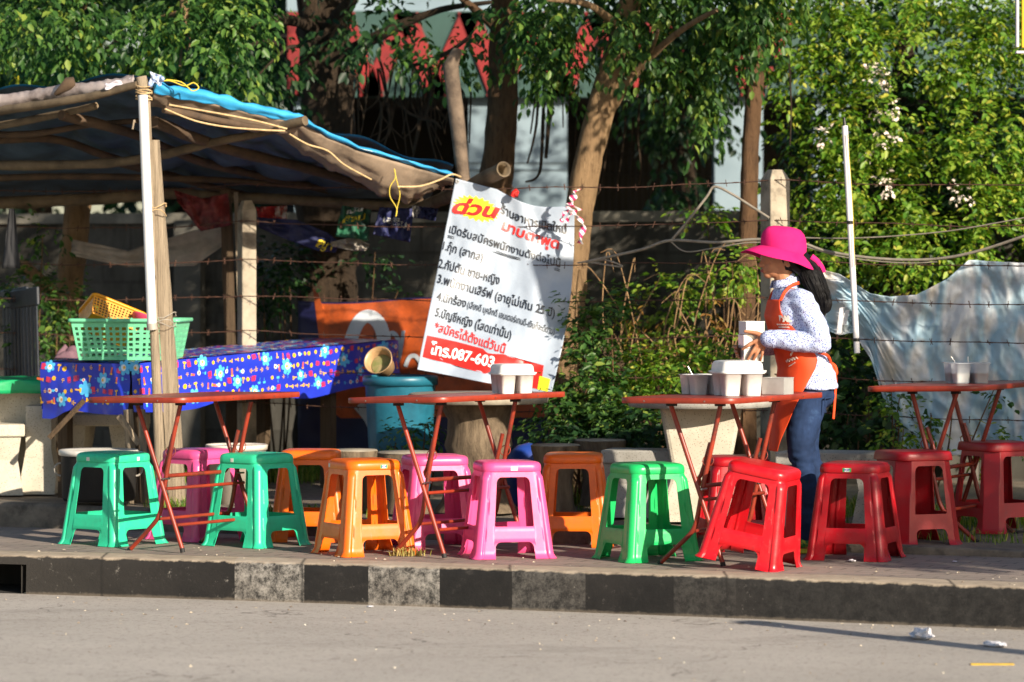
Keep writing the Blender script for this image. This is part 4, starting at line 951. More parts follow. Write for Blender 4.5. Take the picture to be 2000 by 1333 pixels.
def caddy(label, q, rot, lidded, mt, s=1.0, fill=(0, 1, 2, 3), grp='condiment caddies on the folding tables', spoons=0):
    t = thing('condiment_caddy', label, 'caddy', q, grp); t.rotation_euler = (0, 0, rot); h = .085*s
    for k_, (sx, sy) in enumerate(((-1, -1), (1, -1), (1, 1), (-1, 1))):
        c = Vector((sx*.042*s, sy*.042*s, 0)); b = MB(); cup(b, c, .029*s, .037*s, h); o = obj('cup', b, mt, t, False)
        b = MB(); b.loft([[c+v for v in rrect(.026*s, .026*s, .01, 4, .006)], [c+v for v in rrect(.031*s, .031*s, .012, 4, h*.5)]]); obj('contents', b, m_ch[fill[k_]], o, False)
    b = MB(); b.loft([rrect(.086*s, .086*s, .02*s, 5, h-.003), rrect(.086*s, .086*s, .02*s, 5, h+.001)], True, True)
    if lidded:
        obj('tray', b, mt, t, False); b = MB()
        b.loft([rrect(r*s, r*s, .022*s, 6, h+z*s) for r, z in ((.09, .002), (.09, .006), (.082, .008), (.079, .034), (.073, .043), (.06, .046))], False, True)
        b.box((.1*s, 0, h+.006*s), (.024*s, .03*s, .003*s)); obj('lid', b, m_lid, t, False)
    else:
        b = MB(); o1, o2 = rrect(.082*s, .082*s, .02*s, 5, h-.001), rrect(.086*s, .086*s, .02*s, 5, h+.003); b.loft([o1, o2, [v*.94+Vector((0, 0, .0012)) for v in o2]], False, False); obj('tray', b, mt, t, False)
    for i in range(spoons):
        b = MB(); a = i*1.3; b.tube(smooth_path([(-.03*s+.06*i*s, .0, .03), (-.045*s+.06*i*s, .02, .1), (-.06*s+.075*i*s, .03, .135)], 4), [.003, .004], 6); obj('spoon', b, m_fr if i else m_steel, t, False)
    return t
caddy('white lidded condiment caddy on the table before the white banner', on(t2, 1000, .06), D(20), True, m_fr, 1.12)
caddy('white lidded condiment caddy on the table before the person', on(t3, 1440, -.12), D(16), True, m_fr, 1.28)
caddy('open white condiment caddy behind the lidded one on the same table', on(t3, 1372, .12), D(25), False, m_fr, 1.1, spoons=1)
caddy('clear open condiment caddy with spoons on the shaded table at right', on(t4, 1888, -.02), D(15), False, m_clear, 1.22, (1, 2, 0, 3), spoons=2)
m_st = mat('stainless', hx('d6d5d2'), hx('c4c2be'), 8, .3, .05, 60, .001, metal=.55)
def tin(name, label, q, w, d, h, rot, grp=None, mt=None, mid=False):
    t = thing(name, label, 'tin', q, grp); t.rotation_euler = (0, 0, rot)
    b = MB(); o = lambda r, z: [Vector((x*(w/2-r), y*(d/2-r), z)) for x, y in ((-1,-1),(1,-1),(1,1),(-1,1))]
    b.loft([o(0, 0), o(0, h), o(.002, h), o(.002, .003)], True, True, False); obj('tin_body', b, mt or m_st, t, False)
    b = MB()
    for x, y, sx, sy in ((0, -d/2, w+.003, .003), (0, d/2, w+.003, .003), (-w/2, 0, .003, d-.003), (w/2, 0, .003, d-.003)): b.box((x, y, h+.0015), (sx, sy, .004))
    if mid: b.box((w*.12, -d/2-.001, h/2), (.003, .003, h-.006))
    obj('rolled_rim', b, m_st, t, False); return t
tin('steel_tin', 'stainless steel square tin on the table in front of the orange apron', on(t3, 1519, -.02), .12, .1, .078, D(-32), None, None, False)
# ================================================================ recruitment banner tied to the fence
BQ = [(890, 349), (1122, 410), (1076, 772), (815, 722)]
def bpx(u, v):
    x = lerp(lerp(BQ[0][0], BQ[1][0], u), lerp(BQ[3][0], BQ[2][0], u), v); y = lerp(lerp(BQ[0][1], BQ[1][1], u), lerp(BQ[3][1], BQ[2][1], u), v)
    return x+14*u*math.sin(PI*v), y+(13*math.sin(PI*min(1, max(0, (u-.35)/.55)))*max(0, 1-v*2.5)**2)
def buv(x, y):
    u, v = .5, .5
    for _ in range(12):
        a = bpx(u, v); e = 1e-3; b_, c_ = bpx(u+e, v), bpx(u, v+e)
        J = ((b_[0]-a[0])/e, (c_[0]-a[0])/e, (b_[1]-a[1])/e, (c_[1]-a[1])/e); dt = J[0]*J[3]-J[1]*J[2]; rx, ry = x-a[0], y-a[1]
        u += (J[3]*rx-J[1]*ry)/dt; v += (-J[2]*rx+J[0]*ry)/dt
    return u, v
def banner(u, v):
    x, y = bpx(u, v)
    w = .020*math.sin((u*1.0+v*.55)*11+2*mnoise.noise(Vector((u*2, v*2, 0))))*(.4+.6*v)+.03*mnoise.noise(Vector((u*3, v*2.2, 5)))+.008*mnoise.noise(Vector((u*9, v*7, 2)))
    w += .009*abs(mnoise.noise(Vector((u*5+v*2, v*3-u, 8))))+.003*abs(mnoise.noise(Vector((u*11, v*9, 3))))
    w += -.035*math.exp(-((u-.55-.35*v)/.09)**2)*max(0, 1-v)+.012*math.sin(v*26+u*5)*sstep(.8, 1, u)
    return P(x, y, 23.2-.45*v*v)+Vector((0, w, 0))
bt = thing('vinyl_banner', 'white vinyl banner with Thai writing in black and red, tied to the fence', 'banner', tuple(banner(.5, 1)))
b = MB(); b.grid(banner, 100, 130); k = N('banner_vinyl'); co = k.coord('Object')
c = k.mix(k.ramp(k.noise(co, 5, 7, .7), [(.5, 0.0), (.75, .5)]), hx('a9b5c4'), hx('929eae')); k.set(c, .38, 0, .5); k.bump(k.noise(co, 18, 6, .7), .25, .01)  # white vinyl given a darker bluish base in place of shade falling on it
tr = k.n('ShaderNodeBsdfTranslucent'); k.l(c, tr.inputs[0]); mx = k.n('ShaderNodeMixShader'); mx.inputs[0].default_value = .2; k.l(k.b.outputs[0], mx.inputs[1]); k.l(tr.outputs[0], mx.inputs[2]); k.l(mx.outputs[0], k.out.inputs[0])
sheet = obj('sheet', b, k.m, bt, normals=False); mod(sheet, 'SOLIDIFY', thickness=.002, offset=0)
m_ink = mat('ink_black', hx('17191f'), None, rough=.4); m_bred = mat('ink_red', hx('d2261f'), None, rough=.4); m_byel = mat('ink_yellow', hx('e8dc2a'), None, rough=.4); m_bw = mat('ink_white', hx('e4e4e4'), None, rough=.4)
def overlay(pts_px, mt, name, lift, sub=10):       # flat printed shape, given by its outline on the banner
    uv = [buv(*p) for p in pts_px]; pl = [Vector((a, c)) for a, c in uv]
    us, vs_ = [p.x for p in pl], [p.y for p in pl]; pts = list(pl); n_ = len(pl); ed = [(i, (i+1) % n_) for i in range(n_)]
    def ins(p):
        c = False
        for i in range(n_):
            a, b_ = pl[i], pl[(i+1) % n_]
            if (a.y > p[1]) != (b_.y > p[1]) and p[0] < (b_.x-a.x)*(p[1]-a.y)/(b_.y-a.y)+a.x: c = not c
        return c
    st = .03; a = min(us)
    while a < max(us):
        c_ = min(vs_)
        while c_ < max(vs_):
            if ins((a, c_)): pts.append(Vector((a, c_)))
            c_ += st
        a += st
    v2, _, f2, _, _, _ = mgeo.delaunay_2d_cdt(pts, ed, [], 0, 1e-6); mb = MB(); out = []
    for p in v2:
        e = 1e-3; q = banner(p.x, p.y); nn = (banner(p.x+e, p.y)-q).cross(banner(p.x, p.y-e)-q).normalized(); out.append(q+nn*lift)
    fs = []
    for f in f2:
        if ins((sum(v2[i].x for i in f)/3, sum(v2[i].y for i in f)/3)): fs.append(f)
    mb.add(out, fs, True); return obj(name, mb, mt, bt, normals=False)
pts = []
for i in range(44):
    a = 2*PI*i/44; r = 1.0 if i % 2 else .80; x, y = 47*r*math.cos(a), 25*r*math.sin(a); pts.append((930+x, 408+y+.22*x))
overlay(pts, m_byel, 'starburst', .0028)
overlay([(834, 656), (890, 668), (985, 693), (1062, 715), (1056, 762), (1010, 752), (945, 730), (880, 712), (825, 698)], m_bred, 'red_strip', .0028)
overlay([(1054, 736), (1075, 742), (1070, 766), (1050, 762)], m_byel, 'yellow_corner', .0048)
def bline(s, x0, y0, x1, y1, hpx, mt, bold=.008, shear=0.0):
    p0, p1 = buv(x0, y0), buv(x1, y1); letters_on(s, p0, p1, hpx/385.0, banner, mt, bt, 'lettering', bold, lift=.0068, shear=shear)
bline('ด่วน', 882, 415, 975, 428, 25, m_bred, .05, .25)
bline('ร้านอาหารเปิดใหม่', 977, 416, 1106, 458, 18, m_ink, .022)
bline('มาบตาพุด', 979, 448, 1092, 488, 21, m_bred, .03, .15)
bline('เปิดรับสมัครพนักงานดังต่อไปนี้', 877, 455, 1094, 523, 16, m_ink, .012)
bline('1.กุ๊ก (สากล)', 864, 488, 942, 511, 16, m_ink, .014)
bline('2.กัปตัน ชาย-หญิง', 856, 523, 975, 557, 17, m_ink, .014)
bline('3.พนักงานเสิร์ฟ (อายุไม่เกิน 25 ปี)', 854, 553, 1082, 621, 17, m_ink, .014)
bline('4.นักร้อง', 852, 587, 909, 602, 16, m_ink, .014)
bline('(เสียงดี บุคลิกดี เอนเตอร์เทนดี-เงินก็จะดีตาม)', 912, 602, 1082, 655, 13, m_ink, .008)
bline('5.บัญชีหญิง (โสดเท่านั้น)', 849, 618, 997, 664, 17, m_ink, .014)
bline('*สมัครได้ตั้งแต่วันนี้', 847, 647, 985, 692, 17, m_bred, .014)
bline('โทร.087-603', 838, 692, 963, 719, 21, m_bw, .03)
for dy in (0, 3.2): overlay([(875, 460+dy), (985, 496+dy), (1093, 527+dy), (1093, 528.4+dy), (985, 497.4+dy), (875, 461.4+dy)], m_ink, 'underline', .0085)
for x, y in ((893, 352), (1003, 377), (1115, 412)):
    u, v = buv(x, y+3); b = MB(); q = banner(u, v); b.tube(arc(q+Vector((0, -.006, 0)), .008, 0, 2*PI, 12, (1, 0, 0), (0, 0, 1)), .0028, 6); obj('eyelet', b, m_tin, bt)
def knot(name, label, cat, pts, r, mt, Y, wob=.6, flat=None):
    b = MB(); b.tube(smooth_path([P(x, y, Y) for x, y in pts], 5), r, 8, wob=wob); return tag(obj(name, b, mt), label, cat)
knot('cloth_knot', 'small red cloth knot tying the white banner in the middle of its top edge', 'knot', [(1000, 384), (1004, 377), (1010, 374), (1004, 380), (1012, 381)], .013, m_bred, 23.12)
k = N('barrier_tape'); co = k.coord('Object'); mp = k.n('ShaderNodeMapping'); mp.inputs['Rotation'].default_value = (0, .7, 0); k.l(co, mp.inputs[0]); wv = k.n('ShaderNodeTexWave'); wv.inputs['Scale'].default_value = 9; k.l(mp.outputs[0], wv.inputs[0])
m_tape = k.set(k.ramp(wv.outputs[0], [(.0, hx('e2336a')), (.5, hx('e9e4e4'))], 'CONSTANT'), .4)
b = MB()
for pts, w0 in (([(1127, 371), (1120, 385), (1112, 400), (1118, 412)], .028), ([(1118, 408), (1104, 415), (1097, 428), (1104, 434), (1116, 418)], .016), ([(1120, 412), (1132, 428), (1138, 448), (1133, 476)], .026), ([(1112, 396), (1122, 404), (1130, 412)], .03)):
    pp = smooth_path([P(x, y, 23.0) for x, y in pts], 6); rg = []
    for i, q in enumerate(pp): a = i*.5; rg.append([q+Vector((math.cos(a)*w0*.8, math.sin(a)*.02, w0*.2)), q-Vector((math.cos(a)*w0*.8, math.sin(a)*.02, w0*.2))])
    b.loft(rg, False, False, closed=False)
o = obj('barrier_tape', b, m_tape, normals=False); mod(o, 'SOLIDIFY', thickness=.002); tag(o, 'red and white barrier tape knotted round the leaning trunk at the banner corner', 'tape')

# ---------------------------------------------------------------- barbed wire fence
ft = thing('barbed_wire_fence', 'rusty barbed wire fence on square concrete posts behind the stall', 'fence', (0, fenceY(0), .1))
m_post = mat('fence_post', hx('a89d8a'), hx('7f7565'), 5, .9, .4, 40, .006, dirt=hx('4b443b'), dscale=5)
m_rust = mat('rusty_wire', hx('5a3a2a'), hx('38261e'), 30, .8)
posts = [(1514, 332), (482, 392)]
for px, py in posts:
    X = (px-1000)*22.6/F
    Y = 22.62 if px > 1000 else 23.95; q = P(px, py, Y); w_ = .062 if px > 1000 else .045; M3 = Matrix.Rotation(D(24), 3, 'Z')
    b = MB(); rg = [[Vector((q.x, Y, z))+M3 @ Vector((sx*w_*k_, sy*w_*k_, 0)) for sx, sy in ((-1,-1),(1,-1),(1,1),(-1,1))] for z, k_ in ((.05, 1.02), (q.z-.055, 1), (q.z-.0, .55))]
    b.loft(rg, smooth=False); o = obj('post', b, m_post, ft); mod(o, 'BEVEL', width=.006, segments=2)
for X in (3.9, -3.6):
    Y = fenceY(X); b = MB(); b.box((X, Y, 1.0), (.11, .11, 1.95), D(24)); obj('post', b, m_post, ft)
for zi, z in enumerate((1.90, 1.68, 1.46, 1.25, 1.04, .82, .62)):
    b = MB(); pts = []; ctrl = [(-3.6, 0), (P(482, 0, 23.95).x, 0), (P(1514, 0, 22.62).x, 0), (3.9, 0)]
    x = -3.6
    while x < 3.92:
        seg = [c[0] for c in ctrl]; i = max(j for j in range(len(seg)) if seg[j] <= x+1e-6) if x < 3.9 else len(seg)-2; i = min(i, len(seg)-2)
        t_ = (x-seg[i])/(seg[i+1]-seg[i]); sag = .035*(1+.5*mnoise.noise(Vector((zi*3, i, 0))))*4*t_*(1-t_)
        Yf = lerp(fenceY(-3.6), 23.95, t_) if i == 0 else lerp(23.95, 22.62, t_) if i == 1 else lerp(22.62, fenceY(3.9), t_)
        pts.append(Vector((x, Yf-.075, z-sag+.012*mnoise.noise(Vector((x*2.2, zi*7, 0)))))); x += .05
    b.tube(pts, .0028, 5); b.tube([p+Vector((0, .002*math.sin(i*2.2), .0035*math.cos(i*2.2))) for i, p in enumerate(pts)], .0018, 4)
    for i in range(2, len(pts)-1, 2):
        if R.random() < .15: continue
        for k_ in range(2):
            a = R.uniform(0, PI); d = Vector((R.uniform(-.4, .4), math.cos(a)*.6, math.sin(a))).normalized()*.02; b.tube([pts[i]-d, pts[i]+d], .0021, 3)
    obj('barbed_strand', b, m_rust, ft, normals=False)
# ---------------------------------------------------------------- cables and the tube lamp
m_cab = mat('grey_cable', hx('8f877a'), hx('756d61'), 20, .6)
def cable(label, pts, r, Y=None, mt=m_cab):
    b = MB(); b.tube(smooth_path([P(x, y, fenceY((x-1000)*22.5/F)-.1) for x, y in pts], 6), r, 7); tag(obj('cable', b, mt), label, 'cable')
cable('thick pale cable looping along the fence behind the pink hat', [(1145, 512), (1200, 500), (1260, 486), (1310, 470), (1400, 474), (1480, 468), (1560, 474), (1610, 490), (1680, 502), (1760, 508), (1840, 505), (1920, 488), (2010, 458)], .0085)
cable('pale cable peaking in an inverted V over the top wire', [(1312, 469), (1345, 430), (1380, 385), (1396, 365), (1430, 380), (1465, 402), (1502, 426)], .0075)
cable('thin cable strung level past the top of the pink hat', [(1545, 464), (1640, 466), (1740, 462), (1850, 452), (1940, 437), (2010, 424)], .004)
cable('thin cable drooping below the thick pale one', [(1310, 472), (1340, 492), (1400, 484), (1470, 474), (1560, 480), (1650, 503), (1760, 514), (1830, 512)], .004)
cable('short dark cable end twisted on the wire beside the white banner', [(1128, 514), (1180, 508), (1216, 522), (1150, 512)], .005)
tl = thing('tube_lamp', 'white fluorescent tube leaning upright against the barbed wire', 'lamp', P(1673, 690, 22.2))
m_tube = mat('tube_white', hx('d9d6d8'), None, rough=.25); m_blk = mat('black_plastic', hx('161618'), None, rough=.4)
b = MB(); b.tube([P(1650, 246, 22.2), P(1674, 690, 22.2)], .0165, 18); tb_ = obj('glass_tube', b, m_tube, tl)
b = MB(); b.tube([P(1648.5, 230, 22.2), P(1650, 247, 22.2)], [.007, .011], 10); obj('end_cap', b, m_blk, tl)
for y in (435, 664):
    b = MB(); t_ = (y-246)/444; q = P(lerp(1650, 1674, t_), y, 22.2); b.tube([q+Vector((0, 0, .009)), q-Vector((0, 0, .009))], .0195, 14); obj('tie_strap', b, m_blk, tl)
b = MB(); b.tube(smooth_path([P(x, y, 22.17) for x, y in ((1655, 262), (1661, 340), (1666, 420), (1669, 520))], 5), .002, 5); obj('wire', b, m_yrope, tl)
b = MB(); q = P(1640, 650, 22.25); b.poly([P(1640, 602, 22.25), P(1650, 600, 22.25), P(1643, 652, 22.25), P(1634, 651, 22.25)], (0, .012, 0)); b.poly([P(1652, 606, 22.26), P(1659, 606, 22.26), P(1653, 634, 22.26), P(1646, 634, 22.26)], (0, .012, 0)); obj('lamp_fitting', b, m_tube, tl)
# ---------------------------------------------------------------- tarpaulins
k = N('tarp_pale'); co = k.coord('Object'); mp = k.n('ShaderNodeMapping'); mp.inputs['Rotation'].default_value = (0, D(25), 0); mp.inputs['Scale'].default_value = (2.2, 1, .8); k.l(co, mp.inputs[0])
a = k.ramp(k.noise(mp.outputs[0], 2.3, 2, .5), [(.40, hx('dfe2e6')), (.47, hx('b9d2df')), (.54, hx('a9cbdd')), (.60, hx('dfe2e6')), (.70, hx('d8cdbd'))]); a = k.mix(k.ramp(k.noise(co, 7, 8, .7), [(.5, 0.0), (.72, .6)]), a, hx('a9a6a4'))
k.bump(k.noise(mp.outputs[0], 5, 6, .6), .4, .03); k.set(a, .45, 0, .4)
tr = k.n('ShaderNodeBsdfTranslucent'); k.l(a, tr.inputs[0]); mx = k.n('ShaderNodeMixShader'); mx.inputs[0].default_value = .25; k.l(k.b.outputs[0], mx.inputs[1]); k.l(tr.outputs[0], mx.inputs[2]); k.l(mx.outputs[0], k.out.inputs[0])
Ttop = [(1594, 524), (1640, 536), (1672, 556), (1700, 574), (1740, 580), (1790, 576), (1850, 545), (1893, 508), (1960, 512), (2040, 516), (2150, 520)]
Tbot = [(1596, 640), (1640, 655), (1668, 650), (1700, 700), (1722, 770), (1745, 840), (1762, 880), (1800, 890), (1900, 890), (2040, 890), (2150, 890)]
def interp(T, x):
    i = 0
    while i < len(T)-2 and T[i+1][0] < x: i += 1
    return lerp(T[i][1], T[i+1][1], min(1, max(0, (x-T[i][0])/(T[i+1][0]-T[i][0]))))
def tarp_fn(u, v):
    x = lerp(1594, 2150, u); y = lerp(interp(Ttop, x), interp(Tbot, x), v)
    w = .03*math.sin(u*34+v*4*math.sin(u*5)+1.5*mnoise.noise(Vector((u*4, v, 0))))*sstep(-.1, .4, v)*.7+.05*mnoise.noise(Vector((u*6, v*3, 2)))+.02*mnoise.noise(Vector((u*20, v*9, 2)))
    w += .06*abs(mnoise.noise(Vector((u*9+v*2.5, v*2.2, 7))))+.034*abs(mnoise.noise(Vector((u*19-v*5, v*7, 3))))+.012*abs(mnoise.noise(Vector((u*40, v*17, 5))))
    return P(x, y, fenceY((x-1000)*22.2/F)+.07+.1*v)+Vector((0, w, 0))
b = MB(); b.grid(tarp_fn, 190, 120); o = obj('pale_tarpaulin', b, k.m, normals=False); mod(o, 'SOLIDIFY', thickness=.003, offset=0); tag(o, 'pale blue and white crumpled tarpaulin hung on the fence at the right', 'tarpaulin')
m_or = mat('tarp_orange', hx('c2561f'), hx('94431c'), 4, .5, .25, 12, .015, dirt=hx('5f3420'), dscale=5)
m_nvy = mat('tarp_navy', hx('191c48'), hx('12143a'), 4, .5)
def otf(u, v):
    x = lerp(582, 1075, u); y = lerp(588-6*u+4*math.sin(u*9), 885, v)
    return P(x, y, 24.75-.5*u)+Vector((0, .035*mnoise.noise(Vector((u*5, v*3, 4)))+.012*mnoise.noise(Vector((u*14, v*9, 1)))+.02*math.sin(u*17+v*6), 0))
ot = thing('orange_tarpaulin', 'orange and navy printed tarpaulin hung low behind the blue cloth table', 'tarpaulin', tuple(otf(.5, 1)))
b = MB(); b.grid(otf, 60, 36); o = obj('sheet', b, m_nvy, ot, normals=False); mod(o, 'SOLIDIFY', thickness=.003, offset=0)
b = MB(); b.grid(lambda u, v: otf(.07+.015*math.sin(v*4)+.93*u, .01+lerp(0, .76-.5*max(0, .12-u)*4*max(0, .12-u)*30, v))+Vector((0, -.006, 0)), 60, 30); obj('orange_panel', b, m_or, ot, normals=False)
def oband(pts, w, name='printed_letter'):
    b = MB(); pp = smooth_path([(x, y, 0) for x, y in pts], 6); rg = []
    for i, p in enumerate(pp):
        d = (pp[min(i+1, len(pp)-1)]-pp[max(0, i-1)]).normalized(); n_ = Vector((-d.y, d.x, 0)); ww = w if not hasattr(w, '__len__') else lerp(w[0], w[1], i/(len(pp)-1)); r_ = []
        for s in (-1, 1):
            q = p+n_*ww*s; u = (q.x-582)/493; v = (q.y-(588-6*u))/(885-588+6*u); r_.append(otf(u, v)+Vector((0, -.014, 0)))
        rg.append(r_)
    b.loft(rg, False, False, closed=False); obj(name, b, m_ow, ot, normals=False)
m_ow = mat('print_grey_white', hx('c3cad2'), hx('a9b0b8'), 5, .5)
oband([(680, 690), (688, 655), (700, 628), (715, 616), (732, 622), (746, 645), (756, 700)], 13)
oband([(757, 655), (768, 652), (777, 664), (776, 684), (765, 690)], 4.5); oband([(788, 648), (784, 680), (778, 706), (770, 718)], 3.5); oband([(792, 718), (800, 700), (812, 698), (822, 712)], 4)
oband([(700, 790), (722, 818), (735, 850)], 11)
# yellow street sign entering the frame at the top right
sg = thing('street_sign', 'yellow sign panel with a white metal frame at the top right corner', 'sign', (2.95, 20.05, .0))
q = P(1984, 105, 20.0); zb_ = q.z; wS, hS = .62, .5; cx, cz = q.x+wS/2, zb_+hS/2
b = MB(); b.box((cx, 20.0, cz), (wS-.06, .03, hS-.06)); obj('panel', b, mat('sign_yellow', hx('d9a90f'), hx('c79a0d'), 2, .4), sg)
b = MB(); b.box((cx, 19.995, zb_+.006), (wS, .06, .012)); b.box((cx, 19.995, zb_+hS-.016), (wS, .06, .032)); b.box((q.x+.006, 19.995, cz), (.012, .058, hS-.064)); b.box((q.x+wS-.016, 19.995, cz), (.032, .058, hS-.064)); obj('frame', b, mat('sign_frame', hx('c9c4cc'), None, rough=.35), sg)
b = MB(); b.tube([(cx+.15, 20.05, -.05), (cx+.15, 20.05, zb_+hS)], .038, 16); obj('pole', b, m_steel, sg)
# ---------------------------------------------------------------- litter
m_pap = mat('paper', hx('d8d5d8'), hx('bfc0c6'), 20, .7)
def scrap(name, label, px, py, w, d, h, mt, z=-.19, seed=0.0, rot=0.0):
    q = G(px, py, z); b = MB(); rg = []
    for j in range(1, 10):
        a = PI*j/10; rg.append([])
        for i in range(14):
            t_ = 2*PI*i/14; v_ = Vector((math.sin(a)*math.cos(t_), math.sin(a)*math.sin(t_), -math.cos(a))); k_ = 1+.55*mnoise.noise(v_*1.9+Vector((seed, 0, 0)))-.3*abs(mnoise.noise(v_*4+Vector((0, seed, 0))))
            rg[-1].append(Vector((v_.x*w*.55*k_, v_.y*d*.55*k_, max(.001, (v_.z+.75)*h*.62*k_))))
    b.loft(rg, smooth=False); b.xf(Matrix.Rotation(rot, 4, 'Z')); b.xf(Matrix.Translation(q))
    o = obj(name, b, mt, normals=False); mod(o, 'SOLIDIFY', thickness=.0015); tag(o, label, 'litter')
scrap('paper_scrap', 'crumpled white paper ball on the road, larger of the two papers', 1801, 1249, .09, .12, .045, m_pap, seed=2.3)
scrap('paper_scrap', 'small flat white paper on the road near the right edge', 1943, 1263, .08, .12, .02, m_pap, seed=5.1, rot=.4)
scrap('paper_scrap', 'tiny white scrap on the road below the second pale kerb block', 724, 1186, .03, .05, .006, m_pap, seed=7.7)
scrap('paper_scrap', 'grey scrap lying on the pavement between the two front red stools', 1664, 1097, .034, .07, .01, m_pap, 0.0, 8.2)
scrap('paper_scrap', 'tiny pale scrap on the pavement in front of the faceted red stool', 1865, 1098, .022, .04, .006, m_pap, 0.0, 9.2)
b = MB(); q = G(1938, 1299, -.19); b.box(q+Vector((0, 0, .003)), (.175, .04, .004), .0); tag(obj('yellow_strip', b, mat('strip_yellow', hx('d8b325'), hx('b8942a'), 20, .6)), 'narrow yellow strip lying on the road at the lower right', 'strip')
b = MB()
for i in range(230):
    x = R.uniform(-20, 2020); k_ = R.random()
    if k_ < .5: q = G(x, 1092+.03*x+R.uniform(-34, -6), 0) if R.random() < .6 else G(x, 1160+.034*x+R.uniform(3, 14), -.19)
    else: q = G(x, 1180+.035*x+R.random()**2*110, -.19)
    if q.z > -.1 and q.y < kerbY(q.x)+.02: continue
    s = R.uniform(.003, .009); a = R.uniform(0, PI); M3 = Matrix.Rotation(a, 3, 'Z'); h = R.uniform(.002, .008)
    b.add([q+M3 @ Vector(p)*s+Vector((0, 0, .001)) for p in ((-1, -.6, 0), (1.2, -.5, 0), (.9, .7, 0), (-.8, .6, 0))]+[q+M3 @ Vector((.1, 0, 0))*s+Vector((0, 0, h))], [(0, 1, 4), (1, 2, 4), (2, 3, 4), (3, 0, 4)], False)
o = obj('grit', b, leafmat('grit', [(0, hx('5a5046')), (.4, hx('9a8c78')), (.8, hx('c5b9a4')), (1, hx('cfc8ba'))], .8, 0), None); tag(o, 'small stones and crumbs scattered along road and pavement', 'grit', None, 'stuff')
# ================================================================ trees and plants
LEAF = np.array([[0, 0, 0], [.28, .40, .06], [.62, .36, .07], [1, 0, -.06], [.62, -.36, .07], [.28, -.40, .06]])
def leaf_mesh(name, pos, d, nrm, ln, wd):
    n_ = len(pos); d = d/np.linalg.norm(d, axis=1, keepdims=True); s = np.cross(nrm, d); s /= np.maximum(1e-6, np.linalg.norm(s, axis=1, keepdims=True)); up = np.cross(d, s)
    V = pos[:, None, :]+d[:, None, :]*(LEAF[None, :, 0, None]*ln[:, None, None])+s[:, None, :]*(LEAF[None, :, 1, None]*(ln*wd)[:, None, None])+up[:, None, :]*(LEAF[None, :, 2, None]*ln[:, None, None])
    me = bpy.data.meshes.new(name); me.vertices.add(n_*6); me.vertices.foreach_set('co', V.reshape(-1).astype(np.float32))
    b_ = (np.arange(n_)*6)[:, None]; L = np.concatenate([b_+np.array([0, 5, 4, 3]), b_+np.array([0, 3, 2, 1])], 1).reshape(-1)
    me.loops.add(n_*8); me.loops.foreach_set('vertex_index', L.astype(np.int32)); me.polygons.add(n_*2); me.polygons.foreach_set('loop_start', (np.arange(n_*2)*4).astype(np.int32)); me.polygons.foreach_set('loop_total', np.full(n_*2, 4, np.int32))
    me.update(calc_edges=True); me.validate(); return me
def unit(n_): v = NR.normal(size=(n_, 3)); return v/np.linalg.norm(v, axis=1, keepdims=True)
def crown(blobs, twigs, leaves, tl=.22, ll=.06, wd=.55, droop=.35, gap=.0, gs=2.2, shell=.35, flat=.6):
    """blobs: (centre, radii); twigs per blob weighted by volume; returns leaf arrays"""
    w = np.array([abs(b_[1][0]*b_[1][1]*b_[1][2])**.75 for b_ in blobs]); w /= w.sum(); ps, ds, ns, ls = [], [], [], []
    for (c, r), k_ in zip(blobs, w):
        n_ = int(twigs*k_)+1; u = unit(n_); rad = NR.random(n_)**shell; base = np.array(c)+u*rad[:, None]*np.array(r)
        if gap > 0:
            keep = np.array([mnoise.noise(Vector(p)*gs) > gap-.5 for p in base]); base, u = base[keep], u[keep]; n_ = len(base)
        if not n_: continue
        d = u*.8+unit(n_)*.7+np.array([0, 0, -droop]); d /= np.linalg.norm(d, axis=1, keepdims=True)
        for i in range(leaves):
            t_ = (i+.6)/leaves; sd = 1 if i % 2 else -1; side = np.cross(d, np.array([0, 0, 1.])); side /= np.maximum(1e-6, np.linalg.norm(side, axis=1, keepdims=True))
            p = base+d*(t_*tl)*NR.uniform(.8, 1.2, (n_, 1))+np.array([0, 0, -1.])*(droop*.35*tl*t_*t_)+NR.normal(size=(n_, 3))*ll*.12
            ld = d*.55+side*sd*(.85 if i < leaves-1 else .1)+np.array([0, 0, -droop])+unit(n_)*.25
            nn = np.array([0, 0, 1.])*flat+unit(n_)*.55+u*.3
            ps.append(p); ds.append(ld); ns.append(nn); ls.append(ll*NR.uniform(.45, 1.3, n_))
    ps, ds, ns, ls = map(np.concatenate, (ps, ds, ns, ls)); return ps, ds, ns, ls, np.full(len(ps), wd)*NR.uniform(.8, 1.15, len(ps))
def BL(px, py, Y, rx, ry, rd):
    c = P(px, py, Y); k_ = Y/F; return (tuple(c), (rx*k_, rd, ry*k_))
def m_bark(name, a, b, sc=5):
    k = N(name); co = k.coord('Object'); f = k.noise(co, sc, 9, .75, (4, 4, .9)); k.bump(k.math('ADD', k.noise(co, sc*2.2, 10, .85, (5, 5, .9)), k.math('MULTIPLY', k.noise(co, sc, 3, .6, (1.5, 1.5, .6)), .8)), 1.0, .05)
    c = k.ramp(f, [(.28, b), (.5, a), (.72, tuple(min(1, x*1.3) for x in a))]); c = k.mix(k.ramp(k.noise(co, sc*2.5, 8, .85, (5, 5, .7)), [(.36, .75), (.47, 0.0)]), c, tuple(x*.45 for x in b)); c = k.mix(k.ramp(k.noise(co, 2.2, 5, .6), [(.5, 0.0), (.7, .5)]), c, b); return k.set(c, .9, 0, .2)
mb1 = m_bark('bark_tan', hx('ab8c68'), hx('6b543e')); mb2 = m_bark('bark_brown', hx('7c5f45'), hx('43332a')); mb3 = m_bark('bark_dark', hx('4a3d30'), hx('231d18'), 4)
